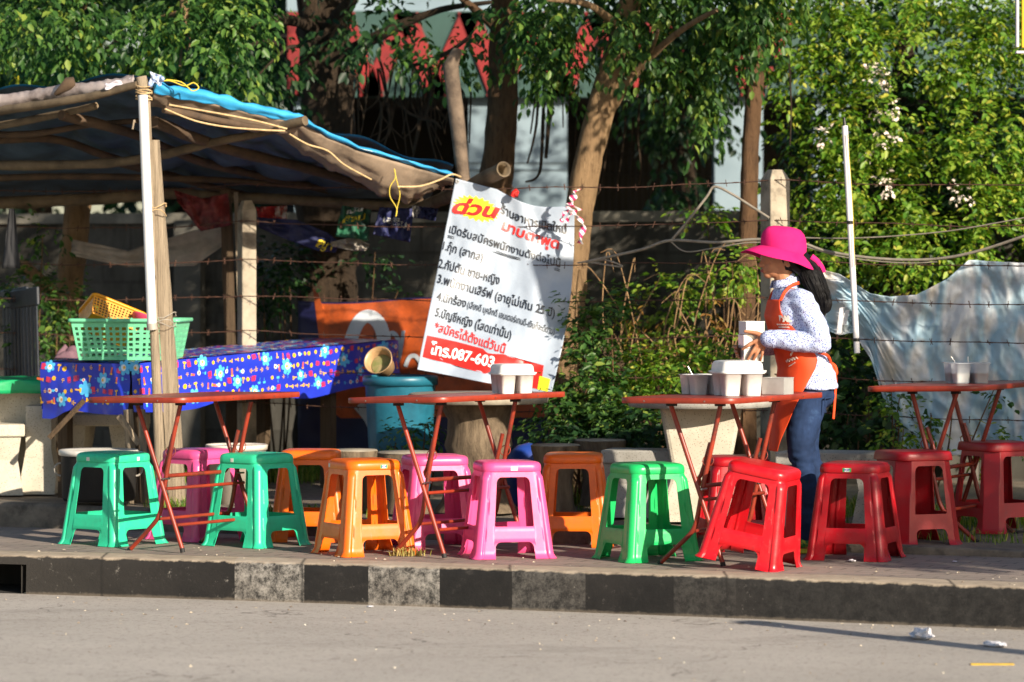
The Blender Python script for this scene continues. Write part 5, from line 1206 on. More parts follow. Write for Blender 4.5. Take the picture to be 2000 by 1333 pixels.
m_l1 = leafmat('leaf_green', [(0, hx('24421c')), (.45, hx('395c28')), (.85, hx('577833')), (1, hx('86963f'))])
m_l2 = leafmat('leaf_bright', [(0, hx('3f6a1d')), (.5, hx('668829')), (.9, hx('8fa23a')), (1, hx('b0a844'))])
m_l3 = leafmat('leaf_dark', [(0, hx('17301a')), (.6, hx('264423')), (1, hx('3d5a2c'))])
m_l4 = leafmat('leaf_yellowing', [(0, hx('4c7424')), (.6, hx('8c962c')), (1, hx('d0b82e'))])
def tree(name, label, cat, limbs, mt, crowns, base=None, wob=.14, group=None, loose=None, roots=None):
    q = P(*limbs[0][0][0]) if base is None else base
    t = thing(name, label, cat, (q.x, q.y, gz(q.x, q.y)), group)
    for i, (pts, rad) in enumerate(limbs):
        b = MB(); pp = smooth_path([P(*p) for p in pts], 7); m_ = len(pp)
        rr = [lerp(rad[min(len(rad)-2, int(j/(m_-1)*(len(rad)-1)))], rad[min(len(rad)-1, int(j/(m_-1)*(len(rad)-1))+1)], (j/(m_-1)*(len(rad)-1)) % 1 if j < m_-1 else 1) for j in range(m_)]
        b.tube(pp, rr, 16 if i == 0 else 9, wob=wob, seed=pts[0][0]*.01); obj('trunk' if i == 0 else 'limb', b, mt, t)
    for nm, mm, arr in crowns:
        me = leaf_mesh(nm, *arr); obj(nm, me, mm, t, normals=False)
    if roots:
        for pts, r in roots:
            b = MB(); b.tube(smooth_path([P(*p) for p in pts], 6), [r, r*.5], 6, wob=.3); obj('aerial_root', b, mb3, t, normals=False)
    return t
# leaning lit tree beside the banner
Yt = 24.0
tree('street_tree', 'tan trunked tree leaning right beside the white banner, forking near the top', 'tree',
 [([(1102, 960, Yt), (1108, 800, Yt), (1112, 640, Yt), (1125, 460, Yt), (1152, 300, Yt), (1195, 140, Yt), (1228, 20, Yt), (1250, -160, Yt-.2), (1270, -420, Yt-.4)], [.13, .095, .088, .084, .085, .07, .06, .04]),
  ([(1195, 205, Yt), (1222, 168, Yt-.05), (1262, 120, Yt-.15), (1330, 60, Yt-.4), (1400, 20, Yt-.7)], [.04, .03, .02, .012]),
  ([(1215, 60, Yt), (1150, 10, Yt-.3), (1070, 0, Yt-.6)], [.03, .02, .01]), ([(1235, 0, Yt), (1320, -60, Yt-.4), (1420, -90, Yt-.8)], [.03, .02, .012]), ([(1262, 118, Yt-.15), (1276, 90, Yt-.3), (1285, 60, Yt-.5)], [.014, .01])],
 mb1, [('crown', m_l1, crown([BL(1110, 20, Yt-.1, 110, 70, .2), BL(1240, 70, Yt-.16, 120, 62, .1), BL(1225, 40, Yt-.25, 70, 50, .08), BL(1330, 110, Yt, 60, 66, .15), BL(1400, 60, Yt, 100, 70, .2), BL(1370, 190, Yt+.05, 26, 60, .1), BL(1330, -20, Yt, 200, 80, .3), BL(1090, 120, Yt, 50, 40, .12), BL(1060, 60, Yt-.1, 40, 50, .2)], 900, 8, .22, .062, .6, .75, .32, 3)),
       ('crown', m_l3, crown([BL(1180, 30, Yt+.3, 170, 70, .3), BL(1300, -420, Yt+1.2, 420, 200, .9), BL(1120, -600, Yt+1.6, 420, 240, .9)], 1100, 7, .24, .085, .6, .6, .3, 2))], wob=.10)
b_tr = tree('street_tree', 'straight brown trunked tree between the leaning tree and the bright bush', 'tree',
 [([(1452, 960, 24.3), (1456, 760, 24.3), (1456, 600, 24.3), (1462, 420, 24.3), (1466, 280, 24.3), (1480, 120, 24.3), (1497, 20, 24.25), (1520, -200, 24.1), (1535, -420, 24)], [.085, .062, .056, .053, .05, .044, .04, .03]),
  ([(1478, 100, 24.25), (1440, 76, 24.0), (1400, 60, 23.8)], [.02, .016, .01]), ([(1494, 30, 24.2), (1540, -30, 24), (1600, -80, 23.8)], [.03, .02, .01])],
 mb2, [('crown', m_l1, crown([BL(1520, 20, 23.7, 70, 50, .2), BL(1460, -70, 23.9, 160, 80, .4), BL(1560, -200, 24.6, 260, 140, .5), BL(1480, 50, 23.6, 26, 30, .1)], 420, 8, .22, .07, .6, .7, .3, 3)),
       ('crown', m_l3, crown([BL(1640, -420, 25.4, 420, 200, 1.0)], 420, 7, .24, .09, .6, .5, .28, 2))], wob=.10)
tree('street_tree', 'sun dappled thick trunk rising behind the top of the white banner', 'tree',
 [([(960, 980, 25.0), (962, 700, 25.0), (966, 400, 25.0), (980, 240, 25.0), (983, 100, 25.0), (985, -60, 25), (960, -300, 25)], [.14, .11, .1, .098, .09, .08, .05]),
  ([(985, 120, 25), (1010, 70, 24.8), (1060, 40, 24.5)], [.035, .025, .015]), ([(975, 60, 25), (930, 20, 24.7), (880, -20, 24.5)], [.04, .025, .015])],
 mb2, [('crown', m_l3, crown([BL(1000, 30, 24.3, 70, 40, .2), BL(900, -320, 25.8, 320, 170, .9), ((.0, 24.8, 3.6), (.8, .6, .42)), ((-.75, 24.4, 3.6), (.8, .6, .4)), ((1.9, 22.4, 3.55), (.7, .5, .45)), ((1.2, 22.4, 3.55), (.6, .5, .42))], 1000, 7, .22, .075, .6, .6, .32, 2.5))],
 roots=[([(1052, 120, 24.9), (1048, 240, 24.9), (1030, 320, 24.9)], .012), ([(1064, 120, 24.9), (1058, 300, 24.9), (1050, 345, 24.9), (1026, 356, 24.9)], .013), ([(1075, 110, 24.9), (1072, 230, 24.9), (1066, 310, 24.9)], .02), ([(1082, 110, 24.9), (1078, 210, 24.9), (1074, 240, 24.9)], .015), ([(1042, 110, 24.9), (1046, 180, 24.9), (1036, 262, 24.9)], .01), ([(1098, 120, 25.2), (1100, 250, 25.2)], .008), ([(1130, 160, 25.2), (1124, 300, 25.2), (1140, 420, 25.2)], .006),
        ([(1190, 250, 25.2), (1180, 330, 25.2), (1172, 372, 25.2), (1158, 386, 25.2)], .008), ([(1222, 230, 25.1), (1215, 300, 25.1), (1204, 366, 25.1)], .008), ([(1250, 190, 25.1), (1246, 260, 25.1), (1252, 330, 25.1), (1248, 362, 25.1)], .009), ([(1298, 120, 25.0), (1297, 200, 25.0), (1298, 248, 25.0)], .008), ([(1236, 230, 25.3), (1232, 340, 25.3)], .007), ([(1540, 100, 23.8), (1545, 200, 23.8), (1543, 285, 23.8)], .007)])
tree('banyan_tree', 'massive dark trunked banyan behind the shelter with hanging aerial roots', 'tree',
 [([(640, 980, 25.6), (642, 740, 25.6), (640, 560, 25.6), (636, 400, 25.6), (640, 240, 25.6), (632, 60, 25.6), (620, -120, 25.6), (600, -340, 25.5)], [.24, .2, .185, .175, .17, .16, .13, .09]),
  ([(650, 120, 25.5), (760, 60, 25.2), (860, 20, 25.0), (960, 5, 24.8)], [.05, .035, .02, .012]), ([(630, 60, 25.5), (560, 40, 25), (480, 60, 24.6), (400, 110, 24.2)], [.05, .03, .018, .008]), ([(640, 60, 25.4), (700, -20, 25), (740, -80, 24.8)], [.05, .04, .03]),
  ([(800, 130, 24.9), (840, 118, 24.8), (880, 100, 24.7), (920, 70, 24.6)], [.012, .016, .012]), ([(560, 100, 24.7), (520, 80, 24.5), (440, 110, 24.2), (390, 130, 24.1)], [.014, .012, .007]), ([(560, 30, 24.7), (500, 45, 24.5), (420, 70, 24.2), (345, 78, 24.0)], [.016, .012, .006]), ([(640, 60, 25.3), (600, 90, 24.8), (560, 95, 24.6), (500, 152, 24.5)], [.02, .012, .006])],
 mb3, [('crown', m_l3, crown([BL(780, 60, 25.0, 200, 46, .5), BL(690, 20, 25.1, 160, 50, .4), BL(540, 130, 24.9, 60, 60, .3), BL(600, 60, 24.8, 70, 50, .3), BL(700, -230, 25.3, 420, 190, 1.1), BL(560, 180, 25.2, 40, 60, .2)], 400, 7, .22, .072, .62, .55, .3, 2.4)),
       ('crown', m_l1, crown([BL(860, 90, 24.7, 90, 30, .2), BL(470, 120, 24.4, 60, 60, .25), BL(960, 20, 24.4, 60, 30, .2)], 150, 7, .2, .06, .6, .6, .35, 3))], wob=.22,
 roots=[([(700, 140, 25.2), (700, 240, 25.2), (704, 300, 25.2)], .008), ([(716, 120, 25.2), (714, 220, 25.2)], .008), ([(745, 200, 25.0), (742, 260, 25.0), (726, 300, 25.0)], .009), ([(838, 130, 24.8), (842, 180, 24.8), (836, 215, 24.8), (826, 232, 24.8)], .017), ([(826, 232, 24.8), (800, 222, 24.8), (784, 208, 24.8)], .012), ([(826, 232, 24.8), (850, 238, 24.8), (862, 252, 24.8)], .012), ([(815, 140, 24.9), (835, 135, 24.9), (838, 150, 24.9)], .012), ([(758, 180, 25.3), (744, 218, 25.3), (742, 246, 25.3)], .012), ([(770, 120, 25.3), (760, 170, 25.3)], .012), ([(920, 180, 25.0), (917, 280, 25.0)], .008)]+[([(x_, y_, 25.1), (x_+R.uniform(-14, 14), y_+R.uniform(30, 60), 25.0), (x_+R.uniform(-30, 30), y_+R.uniform(70, 150), 25.0)], R.uniform(.004, .010)) for x_, y_ in [(R.uniform(690, 900), R.uniform(100, 210)) for _ in range(46)]])
# left tree over the shelter
tree('roadside_tree', 'leafy green tree spreading over the shelter roof at the upper left', 'tree',
 [([(138, 960, 25.4), (140, 700, 25.4), (136, 560, 25.4), (150, 420, 25.4), (150, 200, 25.3), (170, 0, 25.2), (180, -260, 25)], [.13, .1, .085, .08, .07, .06, .04]),
  ([(146, 640, 25.4), (110, 580, 25.2), (40, 515, 25.0)], [.05, .045, .04]), ([(150, 470, 25.4), (165, 420, 25.4), (172, 380, 25.4)], [.04, .035, .03]), ([(150, 160, 25.3), (260, 60, 24.6), (400, 10, 24.0)], [.03, .02, .01]), ([(160, 120, 25.3), (60, 60, 24.6), (-60, 30, 24)], [.03, .02, .01]), ([(372, 120, 23.9), (364, 60, 23.9), (356, -40, 24)], [.018, .02, .025]), ([(352, 130, 23.95), (355, 60, 23.95), (352, -40, 24)], [.009, .009])],
 mb1, [('crown', m_l1, crown([BL(230, 60, 23.9, 110, 70, .3), BL(360, 80, 23.8, 80, 70, .25), BL(80, 40, 24.0, 140, 66, .4), BL(450, 40, 23.9, 90, 60, .3), BL(300, 140, 23.7, 70, 36, .2), BL(150, 130, 24.1, 70, 40, .25), BL(390, 20, 24, 140, 40, .3)], 900, 8, .2, .06, .6, .65, .33, 3)),
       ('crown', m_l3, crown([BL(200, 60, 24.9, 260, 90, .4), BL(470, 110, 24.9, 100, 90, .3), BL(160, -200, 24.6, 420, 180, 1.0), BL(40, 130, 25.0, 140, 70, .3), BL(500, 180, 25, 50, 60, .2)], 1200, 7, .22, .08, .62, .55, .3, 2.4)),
       ('crown', m_l4, crown([BL(70, 120, 24.6, 80, 46, .2), BL(64, 160, 24.2, 22, 32, .1), BL(160, 95, 24.6, 50, 30, .2), BL(320, 110, 24.5, 40, 40, .2)], 120, 6, .16, .06, .7, .5, .3, 3))])
# bright bush tree at the right
tree('bushy_tree', 'broad bright green bushy tree filling the upper right behind the fence', 'tree',
 [([(1770, 960, 25.3), (1765, 700, 25.3), (1740, 480, 25.3), (1752, 300, 25.3), (1760, 120, 25.4), (1800, -100, 25.5)], [.14, .1, .08, .07, .05, .04]),
  ([(1745, 420, 25.3), (1800, 250, 25.0), (1860, 100, 24.9)], [.04, .03, .015]), ([(1742, 470, 25.3), (1650, 360, 25.0), (1580, 280, 24.8)], [.04, .025, .012]), ([(1750, 300, 25.3), (1780, 140, 25.4), (1770, 60, 25.4)], [.03, .025, .015]), ([(1760, 560, 25.3), (1880, 420, 25.0), (1990, 320, 25)], [.04, .03, .015])],
 mb3, [('crown', m_l2, crown([BL(1590, 250, 24.6, 90, 60, .3), BL(1690, 240, 24.5, 100, 80, .3), BL(1600, 380, 24.6, 90, 80, .3), BL(1720, 380, 24.4, 110, 100, .35), BL(1850, 330, 24.4, 110, 120, .35), BL(1950, 240, 24.5, 90, 120, .35), BL(1640, 90, 24.6, 110, 60, .3), BL(1800, 100, 24.7, 100, 60, .3), BL(1900, 120, 24.6, 80, 80, .3), BL(1800, 480, 24.3, 110, 70, .3), BL(1660, 490, 24.4, 90, 60, .3), BL(1940, 430, 24.4, 80, 80, .3), BL(1760, 0, 24.7, 180, 46, .3), BL(1600, 20, 24.8, 80, 40, .3), BL(1900, 10, 24.7, 120, 40, .3), BL(1960, 60, 24.6, 80, 70, .3), BL(2080, 250, 24.5, 100, 260, .4), BL(1560, 160, 24.7, 50, 50, .2)], 3500, 8, .17, .047, .62, .35, .41, 3.0, .3)),
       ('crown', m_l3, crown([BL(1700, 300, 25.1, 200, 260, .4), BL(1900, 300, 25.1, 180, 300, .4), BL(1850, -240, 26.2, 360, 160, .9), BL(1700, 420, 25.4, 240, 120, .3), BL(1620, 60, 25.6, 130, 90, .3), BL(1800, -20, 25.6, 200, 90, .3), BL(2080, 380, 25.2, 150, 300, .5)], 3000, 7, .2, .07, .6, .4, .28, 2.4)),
       ('blossoms', mat('blossom', hx('d8c4b6'), hx('e8dcd2'), 20, .7), crown([BL(1712, 150, 24.3, 22, 22, .08), BL(1728, 210, 24.3, 24, 16, .08), BL(1732, 265, 24.2, 20, 16, .08), BL(1730, 355, 24.2, 14, 26, .08), BL(1880, 375, 24.2, 16, 18, .08), BL(1608, 265, 24.3, 12, 20, .06), BL(1697, 295, 24.3, 12, 10, .05)], 80, 4, .05, .028, .8, .2))])
# darker tree in the gap behind, before the building
tree('roadside_tree', 'dark shaded tree standing before the building between the two lit trunks', 'tree',
 [([(1360, 900, 27.8), (1352, 500, 27.8), (1340, 300, 27.8), (1350, 100, 27.8), (1360, -100, 27.8)], [.09, .07, .06, .05, .04]), ([(1342, 320, 27.8), (1290, 220, 27.8), (1270, 140, 27.8)], [.03, .02, .01])],
 mb3, [('crown', m_l3, crown([BL(1340, 190, 27.8, 120, 80, .5), BL(1320, 330, 27.7, 50, 60, .3), BL(1400, 110, 27.8, 120, 80, .5), BL(1300, 60, 27.9, 120, 80, .5)], 620, 7, .22, .08, .6, .5, .3, 2.4))])
# background trees left of the building
for (px, lab, mm) in ((60, 'dark background tree behind the shelter at far left', m_l3), (330, 'mid green background tree behind the shelter roof peak', m_l3), (520, 'background tree next to the left end of the building', m_l3), (-260, 'background tree beyond the left edge', m_l3)):
    tree('background_tree', lab, 'tree', [([(px, 900, 33), (px+10, 400, 33), (px-6, 50, 33), (px, -300, 33)], [.16, .13, .1, .06])], mb3,
         [('crown', mm, crown([BL(px, 60, 33, 150, 150, .9), BL(px+40, -160, 33, 170, 170, 1.0), BL(px-30, 280, 33, 120, 100, .6)], 700, 7, .34, .13, .62, .45, .26, 1.6))], group='trees far behind the shelter')
# unseen tree added at the right, its crown shaped to shade the last table
def sc(c, h, s): return Vector((.799*c+.602*s, .602*c-.799*s, h+s*.364))
qx = sc(15.0, 0, -7.8); qx.z = -.1
t = thing('added_shade_tree', 'unseen tree added outside the right edge to shade the last table', 'tree', qx)
b = MB(); tp = sc(15.1, 6.2, -7.8); b.tube(smooth_path([qx, lerp(qx, tp, .3)+Vector((.1, .05, 0)), lerp(qx, tp, .6), tp], 6), [.14, .11, .09, .05], 14, wob=.15); obj('trunk', b, mb2, t)
SH = [(tuple(sc(c, h, -7.8)), (rx, rx, rz)) for c, h, rx, rz in ((13.65, 5.62, .68, .42), (14.5, 5.9, .8, .6), (15.4, 6.6, .9, .85), (14.8, 6.9, .5, .5), (16.4, 6.4, 1.0, 1.2))]
obj('crown', leaf_mesh('crown', *crown(SH, 2600, 7, .2, .10, .7, .4, .0, 2, .5)), m_l1, t, normals=False)

t = thing('kerbside_post', 'plain grey post standing on the road edge outside the right of the picture', 'post', (3.0, 15.9, -.19)); b = MB(); b.tube([(3.0, 15.9, -.2), (3.0, 15.9, .98)], .075, 14); b.lathe([(.09, .98), (.085, 1.03), (0, 1.06)], 14, (3.0, 15.9, 0)); obj('post_body', b, m_steel, t)
# ---------------------------------------------------------------- shrubs, weeds, grass
def shrub(label, blobs, mm, twigs, leaves=7, tl=.16, ll=.05, stems=6, name='shrub', wd=.62, droop=.3, gap=.25, mst=mb2):
    c = Vector(blobs[0][0]); z0 = gz(c.x, c.y); t = thing(name, label, 'plant', (c.x, c.y, z0))
    b = MB()
    for i in range(stems):
        bl = blobs[i % len(blobs)]; e = Vector(bl[0])+Vector((R.uniform(-.5, .5)*bl[1][0], R.uniform(-.5, .5)*bl[1][1], R.uniform(-.3, .6)*bl[1][2])); s = Vector((lerp(c.x, e.x, .6)+R.uniform(-.04, .04), lerp(c.y, e.y, .6), z0-.01))
        b.tube(smooth_path([s, lerp(s, e, .5)+Vector((R.uniform(-.05, .05), R.uniform(-.04, .04), 0)), e], 4), [.008, .003], 5)
    obj('stems', b, mst, t, normals=False); obj('leaves', leaf_mesh('leaves', *crown(blobs, twigs, leaves, tl, ll, wd, droop, gap, 4)), mm, t, normals=False)
shrub('tall bright weed climbing beside the leaning trunk', [BL(1150, 640, 23.0, 36, 30, .12), BL(1190, 610, 23.0, 50, 34, .12), BL(1215, 580, 23.05, 26, 22, .1), BL(1160, 690, 23.0, 40, 36, .12), BL(1120, 600, 23.1, 24, 20, .1)], m_l1, 130, 7, .14, .05)
shrub('low green shrub between the leaning trunk and the round terrazzo table', [BL(1090, 810, 22.9, 60, 40, .2), BL(1170, 790, 22.8, 70, 60, .2), BL(1130, 740, 22.9, 60, 46, .2), BL(1220, 820, 22.7, 60, 50, .2)], m_l1, 330, 7, .15, .05)
shrub('dense dark shrub under the round terrazzo table edge', [BL(1280, 830, 22.5, 70, 40, .2), BL(1200, 850, 22.6, 70, 30, .2), BL(1100, 850, 22.7, 60, 28, .2)], m_l3, 300, 7, .15, .05)
shrub('sunlit yellow green shrub behind the open white caddy', [BL(1240, 720, 23.2, 50, 44, .2), BL(1310, 720, 23.1, 60, 40, .2), BL(1380, 690, 23.2, 60, 50, .2), BL(1290, 760, 23.0, 70, 36, .2), BL(1420, 720, 23.2, 40, 40, .2)], m_l2, 330, 7, .13, .045)
shrub('bright leaves hanging before the straight trunk near the pink hat', [BL(1440, 510, 23.7, 40, 20, .12), BL(1470, 520, 23.6, 30, 20, .12), BL(1330, 560, 24.2, 50, 20, .15), BL(1390, 560, 24.2, 50, 26, .15), BL(1370, 420, 24.6, 40, 16, .12)], m_l2, 130, 7, .14, .05)
shrub('leafy dark vine behind the person, below the pale tarpaulin', [BL(1640, 700, 22.9, 50, 70, .2), BL(1690, 760, 22.8, 56, 70, .2), BL(1640, 800, 22.7, 60, 60, .2), BL(1720, 840, 22.6, 60, 40, .2), BL(1600, 850, 22.7, 40, 40, .2), BL(1560, 700, 23, 30, 60, .2)], m_l3, 330, 6, .15, .062, wd=.75)
shrub('broad leaved creeper in front of the pale tarpaulin by the last table', [BL(1745, 770, 22.2, 30, 20, .08), BL(1820, 800, 22.1, 16, 30, .06), BL(1860, 780, 22.1, 16, 14, .05), BL(1950, 770, 21.9, 20, 14, .05)], m_l1, 34, 5, .1, .045, 5, wd=.75)
shrub('yellowing weeds along the fence foot behind the red stools', [BL(1760, 840, 22.0, 40, 40, .1), BL(1700, 870, 22.0, 50, 24, .1), BL(1830, 870, 21.9, 60, 24, .1), BL(1940, 865, 21.8, 60, 26, .1)], m_l2, 130, 6, .14, .04)
shrub('shaded leafy branch hanging under the shelter at the far left', [BL(60, 560, 24.6, 50, 34, .2), BL(110, 600, 24.6, 40, 40, .2), BL(150, 590, 24.5, 26, 26, .1), BL(80, 660, 24.6, 50, 40, .2), BL(90, 455, 24.5, 30, 16, .1)], m_l1, 200, 7, .15, .045)
shrub('green shrub in shade behind the rear post of the shelter', [BL(560, 520, 25.0, 40, 40, .15), BL(530, 560, 25.0, 40, 40, .15), BL(720, 500, 25.2, 40, 14, .1), BL(780, 575, 25.0, 16, 16, .08)], m_l3, 130, 7, .15, .05)
shrub('low weed with long leaves growing at the foot of the teal bin', [BL(800, 850, 22.4, 30, 22, .08), BL(770, 868, 22.4, 40, 12, .06), BL(830, 840, 22.3, 22, 24, .06)], m_l1, 40, 6, .13, .05, 8, wd=.36)
shrub('broad strip of undergrowth along the block wall', [BL(1340, 640, 26, 120, 80, .3), BL(1250, 640, 26, 60, 60, .2), BL(1560, 560, 26.0, 60, 90, .3), BL(1820, 620, 25.3, 200, 90, .3), BL(1860, 740, 25, 220, 90, .3)], m_l2, 520, 7, .18, .055, 14, 'undergrowth')
# dry brush
t = thing('dry_brush', 'tangle of dry brown stalks between the leaning tree and the straight trunk', 'plant', P(1310, 720, 23.4)); b = MB()
for i in range(34):
    x0 = R.uniform(1200, 1460); x1 = x0+R.uniform(-90, 90); y0, y1 = R.uniform(700, 760), R.uniform(480, 660); Y = R.uniform(23.2, 24.2)
    b.tube(smooth_path([P(x0, y0, Y), P(lerp(x0, x1, .5)+R.uniform(-22, 22), (y0+y1)/2, Y), P(x1, y1, Y), P(x1+R.uniform(-40, 40), y1+R.uniform(-14, 40), Y)], 4), [.0055, .0018], 5)
obj('stalks', b, mat('dry_stalk', hx('9a7b55'), hx('6e5338'), 10, .9), t, normals=False)
obj('leaves', leaf_mesh('leaves', *crown([BL(1330, 640, 23.6, 120, 60, .3), BL(1430, 640, 23.7, 50, 50, .2), BL(1480, 610, 23.8, 30, 60, .2)], 110, 5, .14, .04, .45, .7, .2, 3)), leafmat('dry_leaf', [(0, hx('6d4a26')), (.6, hx('8f6a35')), (1, hx('a99a4a'))]), t, normals=False)
t = thing('dry_board', 'dark weathered board leaning behind the tall bright weed', 'board', P(1160, 700, 23.5)); b = MB(); b.poly([P(1122, 620, 23.5), P(1150, 612, 23.5), P(1248, 740, 23.5), P(1226, 752, 23.5)], (0, .03, 0)); obj('board_body', b, m_darkw, t)
def grass(name, label, spots, n_, h, mm, kind='stuff'):
    V, Fc = [], []; b = MB()
    for i in range(n_):
        px, py, Y, rx, rd, zz = R.choice(spots); q = P(px, py, Y); x, y = q.x+R.gauss(0, 1)*rx*Y/F*.5, Y+R.gauss(0, rd*.5); z = zz if zz is not None else gz(x, y)-.005
        a = R.uniform(0, 2*PI); L = h*R.uniform(.5, 1.3); d = Vector((math.cos(a), math.sin(a), 0)); s = Vector((-d.y, d.x, 0))*.0028; k_ = R.uniform(.15, 1.0); p0 = Vector((x, y, z)); p1 = p0+Vector((0, 0, L*.6))+d*L*k_*.3; p2 = p0+Vector((0, 0, L*(.95-.3*k_)))+d*L*k_
        b.add([p0-s, p0+s, p1+s*.8, p1-s*.8, p2], [(0, 1, 2, 3), (3, 2, 4)], True)
    o = obj(name, b, mm, None, normals=False); tag(o, label, 'grass', None, kind)
m_gr = leafmat('grass_blade', [(0, hx('41661f')), (.6, hx('6d8a2c')), (1, hx('a9a456'))], .5, .3)
grass('grass', 'grass growing on the rough ground behind the tables', [(440, 800, 25.6, 120, .5, None), (530, 830, 25.2, 140, .5, None), (390, 800, 25.8, 100, .6, None), (560, 850, 24.8, 90, .4, None), (1850, 860, 21.6, 260, .35, None), (1900, 830, 21.9, 200, .3, None), (1650, 850, 22.4, 120, .3, None), (1150, 860, 23, 200, .4, None), (480, 820, 25.0, 160, .7, None), (470, 840, 24.4, 160, .3, None), (540, 845, 24.3, 80, .3, None)], 6000, .12, m_gr)
grass('grass', 'grass in the planter bed along the back kerb', [(610, 980, 21.6, 80, .12, None), (650, 980, 21.4, 60, .1, None), (350, 985, 21.9, 50, .1, None), (560, 990, 21.6, 50, .08, None), (1890, 1010, 20.6, 200, .15, None)], 800, .07, m_gr)
q = G(797, 1086, 0)
grass('grass_tuft', 'dry grass tuft sprouting at the kerb edge beside the orange stool', [(797, 1084, q.y, 34, .05, 0.0)], 120, .05, leafmat('dry_grass', [(0, hx('7d7a38')), (1, hx('c2a868'))], .6, .2), None)
# ================================================================ the person
PO = Vector(((1580-1000)*20.25/F, 20.25, 0.0)); PA = D(12)
PF, PL = Vector((-math.cos(PA), -math.sin(PA), 0)), Vector((math.sin(PA), -math.cos(PA), 0))
def q3(f, l, z): return PO+PF*f+PL*l+Vector((0, 0, z))
def ell(b, c, rf, rl, rz, n=20, tilt=0.0):
    c = Vector(c); rg = []
    for i in range(1, n):
        a = PI*i/n; rg.append([])
        for k_ in range(n):
            t_ = 2*PI*k_/n; f, l, z = rf*math.sin(a)*math.cos(t_), rl*math.sin(a)*math.sin(t_), -rz*math.cos(a)
            f, z = f*math.cos(tilt)-z*math.sin(tilt), f*math.sin(tilt)+z*math.cos(tilt); rg[-1].append(q3(c.x+f, c.y+l, c.z+z))
    b.loft(rg)
def limb(b, pts, rad, n=14, k=5):
    pp = smooth_path([q3(*p) for p in pts], k); m_ = len(pp); rr = []
    for j in range(m_):
        t_ = j/(m_-1)*(len(rad)-1); i = min(len(rad)-2, int(t_)); rr.append(lerp(rad[i], rad[i+1], t_-i))
    b.tube(pp, rr, n)
    for p, r in ((pp[0], rr[0]), (pp[-1], rr[-1])):
        rg = [[p+Vector((r*.97*math.sin(a)*math.cos(t_), r*.97*math.sin(a)*math.sin(t_), -r*.97*math.cos(a))) for t_ in [2*PI*i/10 for i in range(10)]] for a in [PI*j/8 for j in range(1, 8)]]
        b.loft(rg)
TS = [(.78, .0, .128, .168), (.85, .0, .124, .166), (.92, .014, .108, .150), (1.0, .042, .102, .138), (1.1, .064, .112, .146), (1.18, .082, .114, .162), (1.25, .092, .088, .165), (1.30, .102, .062, .11), (1.335, .112, .05, .058)]
def tsec(z):
    i = 0
    while i < len(TS)-2 and TS[i+1][0] < z: i += 1
    a, c = TS[i], TS[i+1]; t_ = min(1, max(-.3, (z-a[0])/(c[0]-a[0]))); return [lerp(a[j], c[j], t_) for j in (1, 2, 3)]
def torso(b, z0, z1, off, n=36, st=.02):
    rg = []; z = z0
    while z < z1+1e-6:
        fc, bb, aa = tsec(z); rg.append([q3(fc+(bb+off)*math.cos(t_), (aa+off)*math.sin(t_), z-.0*math.cos(t_)) for t_ in [2*PI*i/n for i in range(n)]]); z += st
    b.loft(rg)
def voxel(b, name, size, mt, parent, smooth=6, wr=0.0, ws=18, seed=0.0):
    me = b.mesh('tmp'); o = bpy.data.objects.new(name, me); COL.objects.link(o)
    bm = bmesh.new(); bm.from_mesh(me); bmesh.ops.recalc_face_normals(bm, faces=bm.faces); bm.to_mesh(me); bm.free()
    md = o.modifiers.new('remesh', 'REMESH'); md.mode = 'VOXEL'; md.voxel_size = size; md.use_smooth_shade = True
    sm = o.modifiers.new('smooth', 'SMOOTH'); sm.factor = .5; sm.iterations = smooth
    apply(o); me = o.data
    if wr:
        ns_ = [v.normal.copy() for v in me.vertices]
        for v, nn in zip(me.vertices, ns_):
            p = v.co; w = mnoise.noise(Vector((p.x*ws*.6+seed, p.y*ws*.6, p.z*ws*1.5)))+.6*mnoise.noise(Vector((p.x*ws*1.5, p.y*ws*1.2+seed, p.z*ws*2.2+3))); v.co = p+nn*w*wr*(wmask(p) if wmask else 1)
    bpy.data.objects.remove(o); me.name = name; me.polygons.foreach_set('use_smooth', [True]*len(me.polygons)); me.materials.clear()
    return link(name, me, mt, parent, parent is not None)
wmask = None
ARM_L = [(.075, .15, 1.245), (.03, .2, 1.14), (.0, .212, 1.05)]; FORE_L = [(.0, .212, 1.05), (.13, .165, 1.058), (.25, .10, 1.068)]
ARM_R = [(.075, -.15, 1.245), (.08, -.2, 1.14), (.08, -.215, 1.03)]; FORE_R = [(.08, -.215, 1.03), (.19, -.17, 1.03), (.29, -.10, 1.035)]
b = MB(); torso(b, .84, 1.32, -.016)
ell(b, (.148, 0, 1.485), .092, .074, .112); ell(b, (.185, 0, 1.425), .054, .054, .056); ell(b, (.212, 0, 1.386), .024, .024, .02); ell(b, (.205, 0, 1.47), .044, .056, .05)
limb(b, [(.222, 0, 1.475), (.243, 0, 1.445), (.252, 0, 1.433)], [.010, .0125, .0135], 10); ell(b, (.242, .010, 1.430), .011, .008, .008); ell(b, (.242, -.010, 1.430), .011, .008, .008)
ell(b, (.236, 0, 1.410), .011, .020, .0055); ell(b, (.234, 0, 1.400), .012, .019, .0065)
for s in (-1, 1): ell(b, (.128, s*.074, 1.452), .020, .009, .031, 12, .2); ell(b, (.195, s*.036, 1.442), .026, .02, .022)
limb(b, [(.108, 0, 1.29), (.128, 0, 1.36), (.138, 0, 1.42)], [.056, .05, .052])
for arm, fore in ((ARM_L, FORE_L), (ARM_R, FORE_R)): limb(b, arm, [.046, .042, .036]); limb(b, fore, [.036, .034, .025])
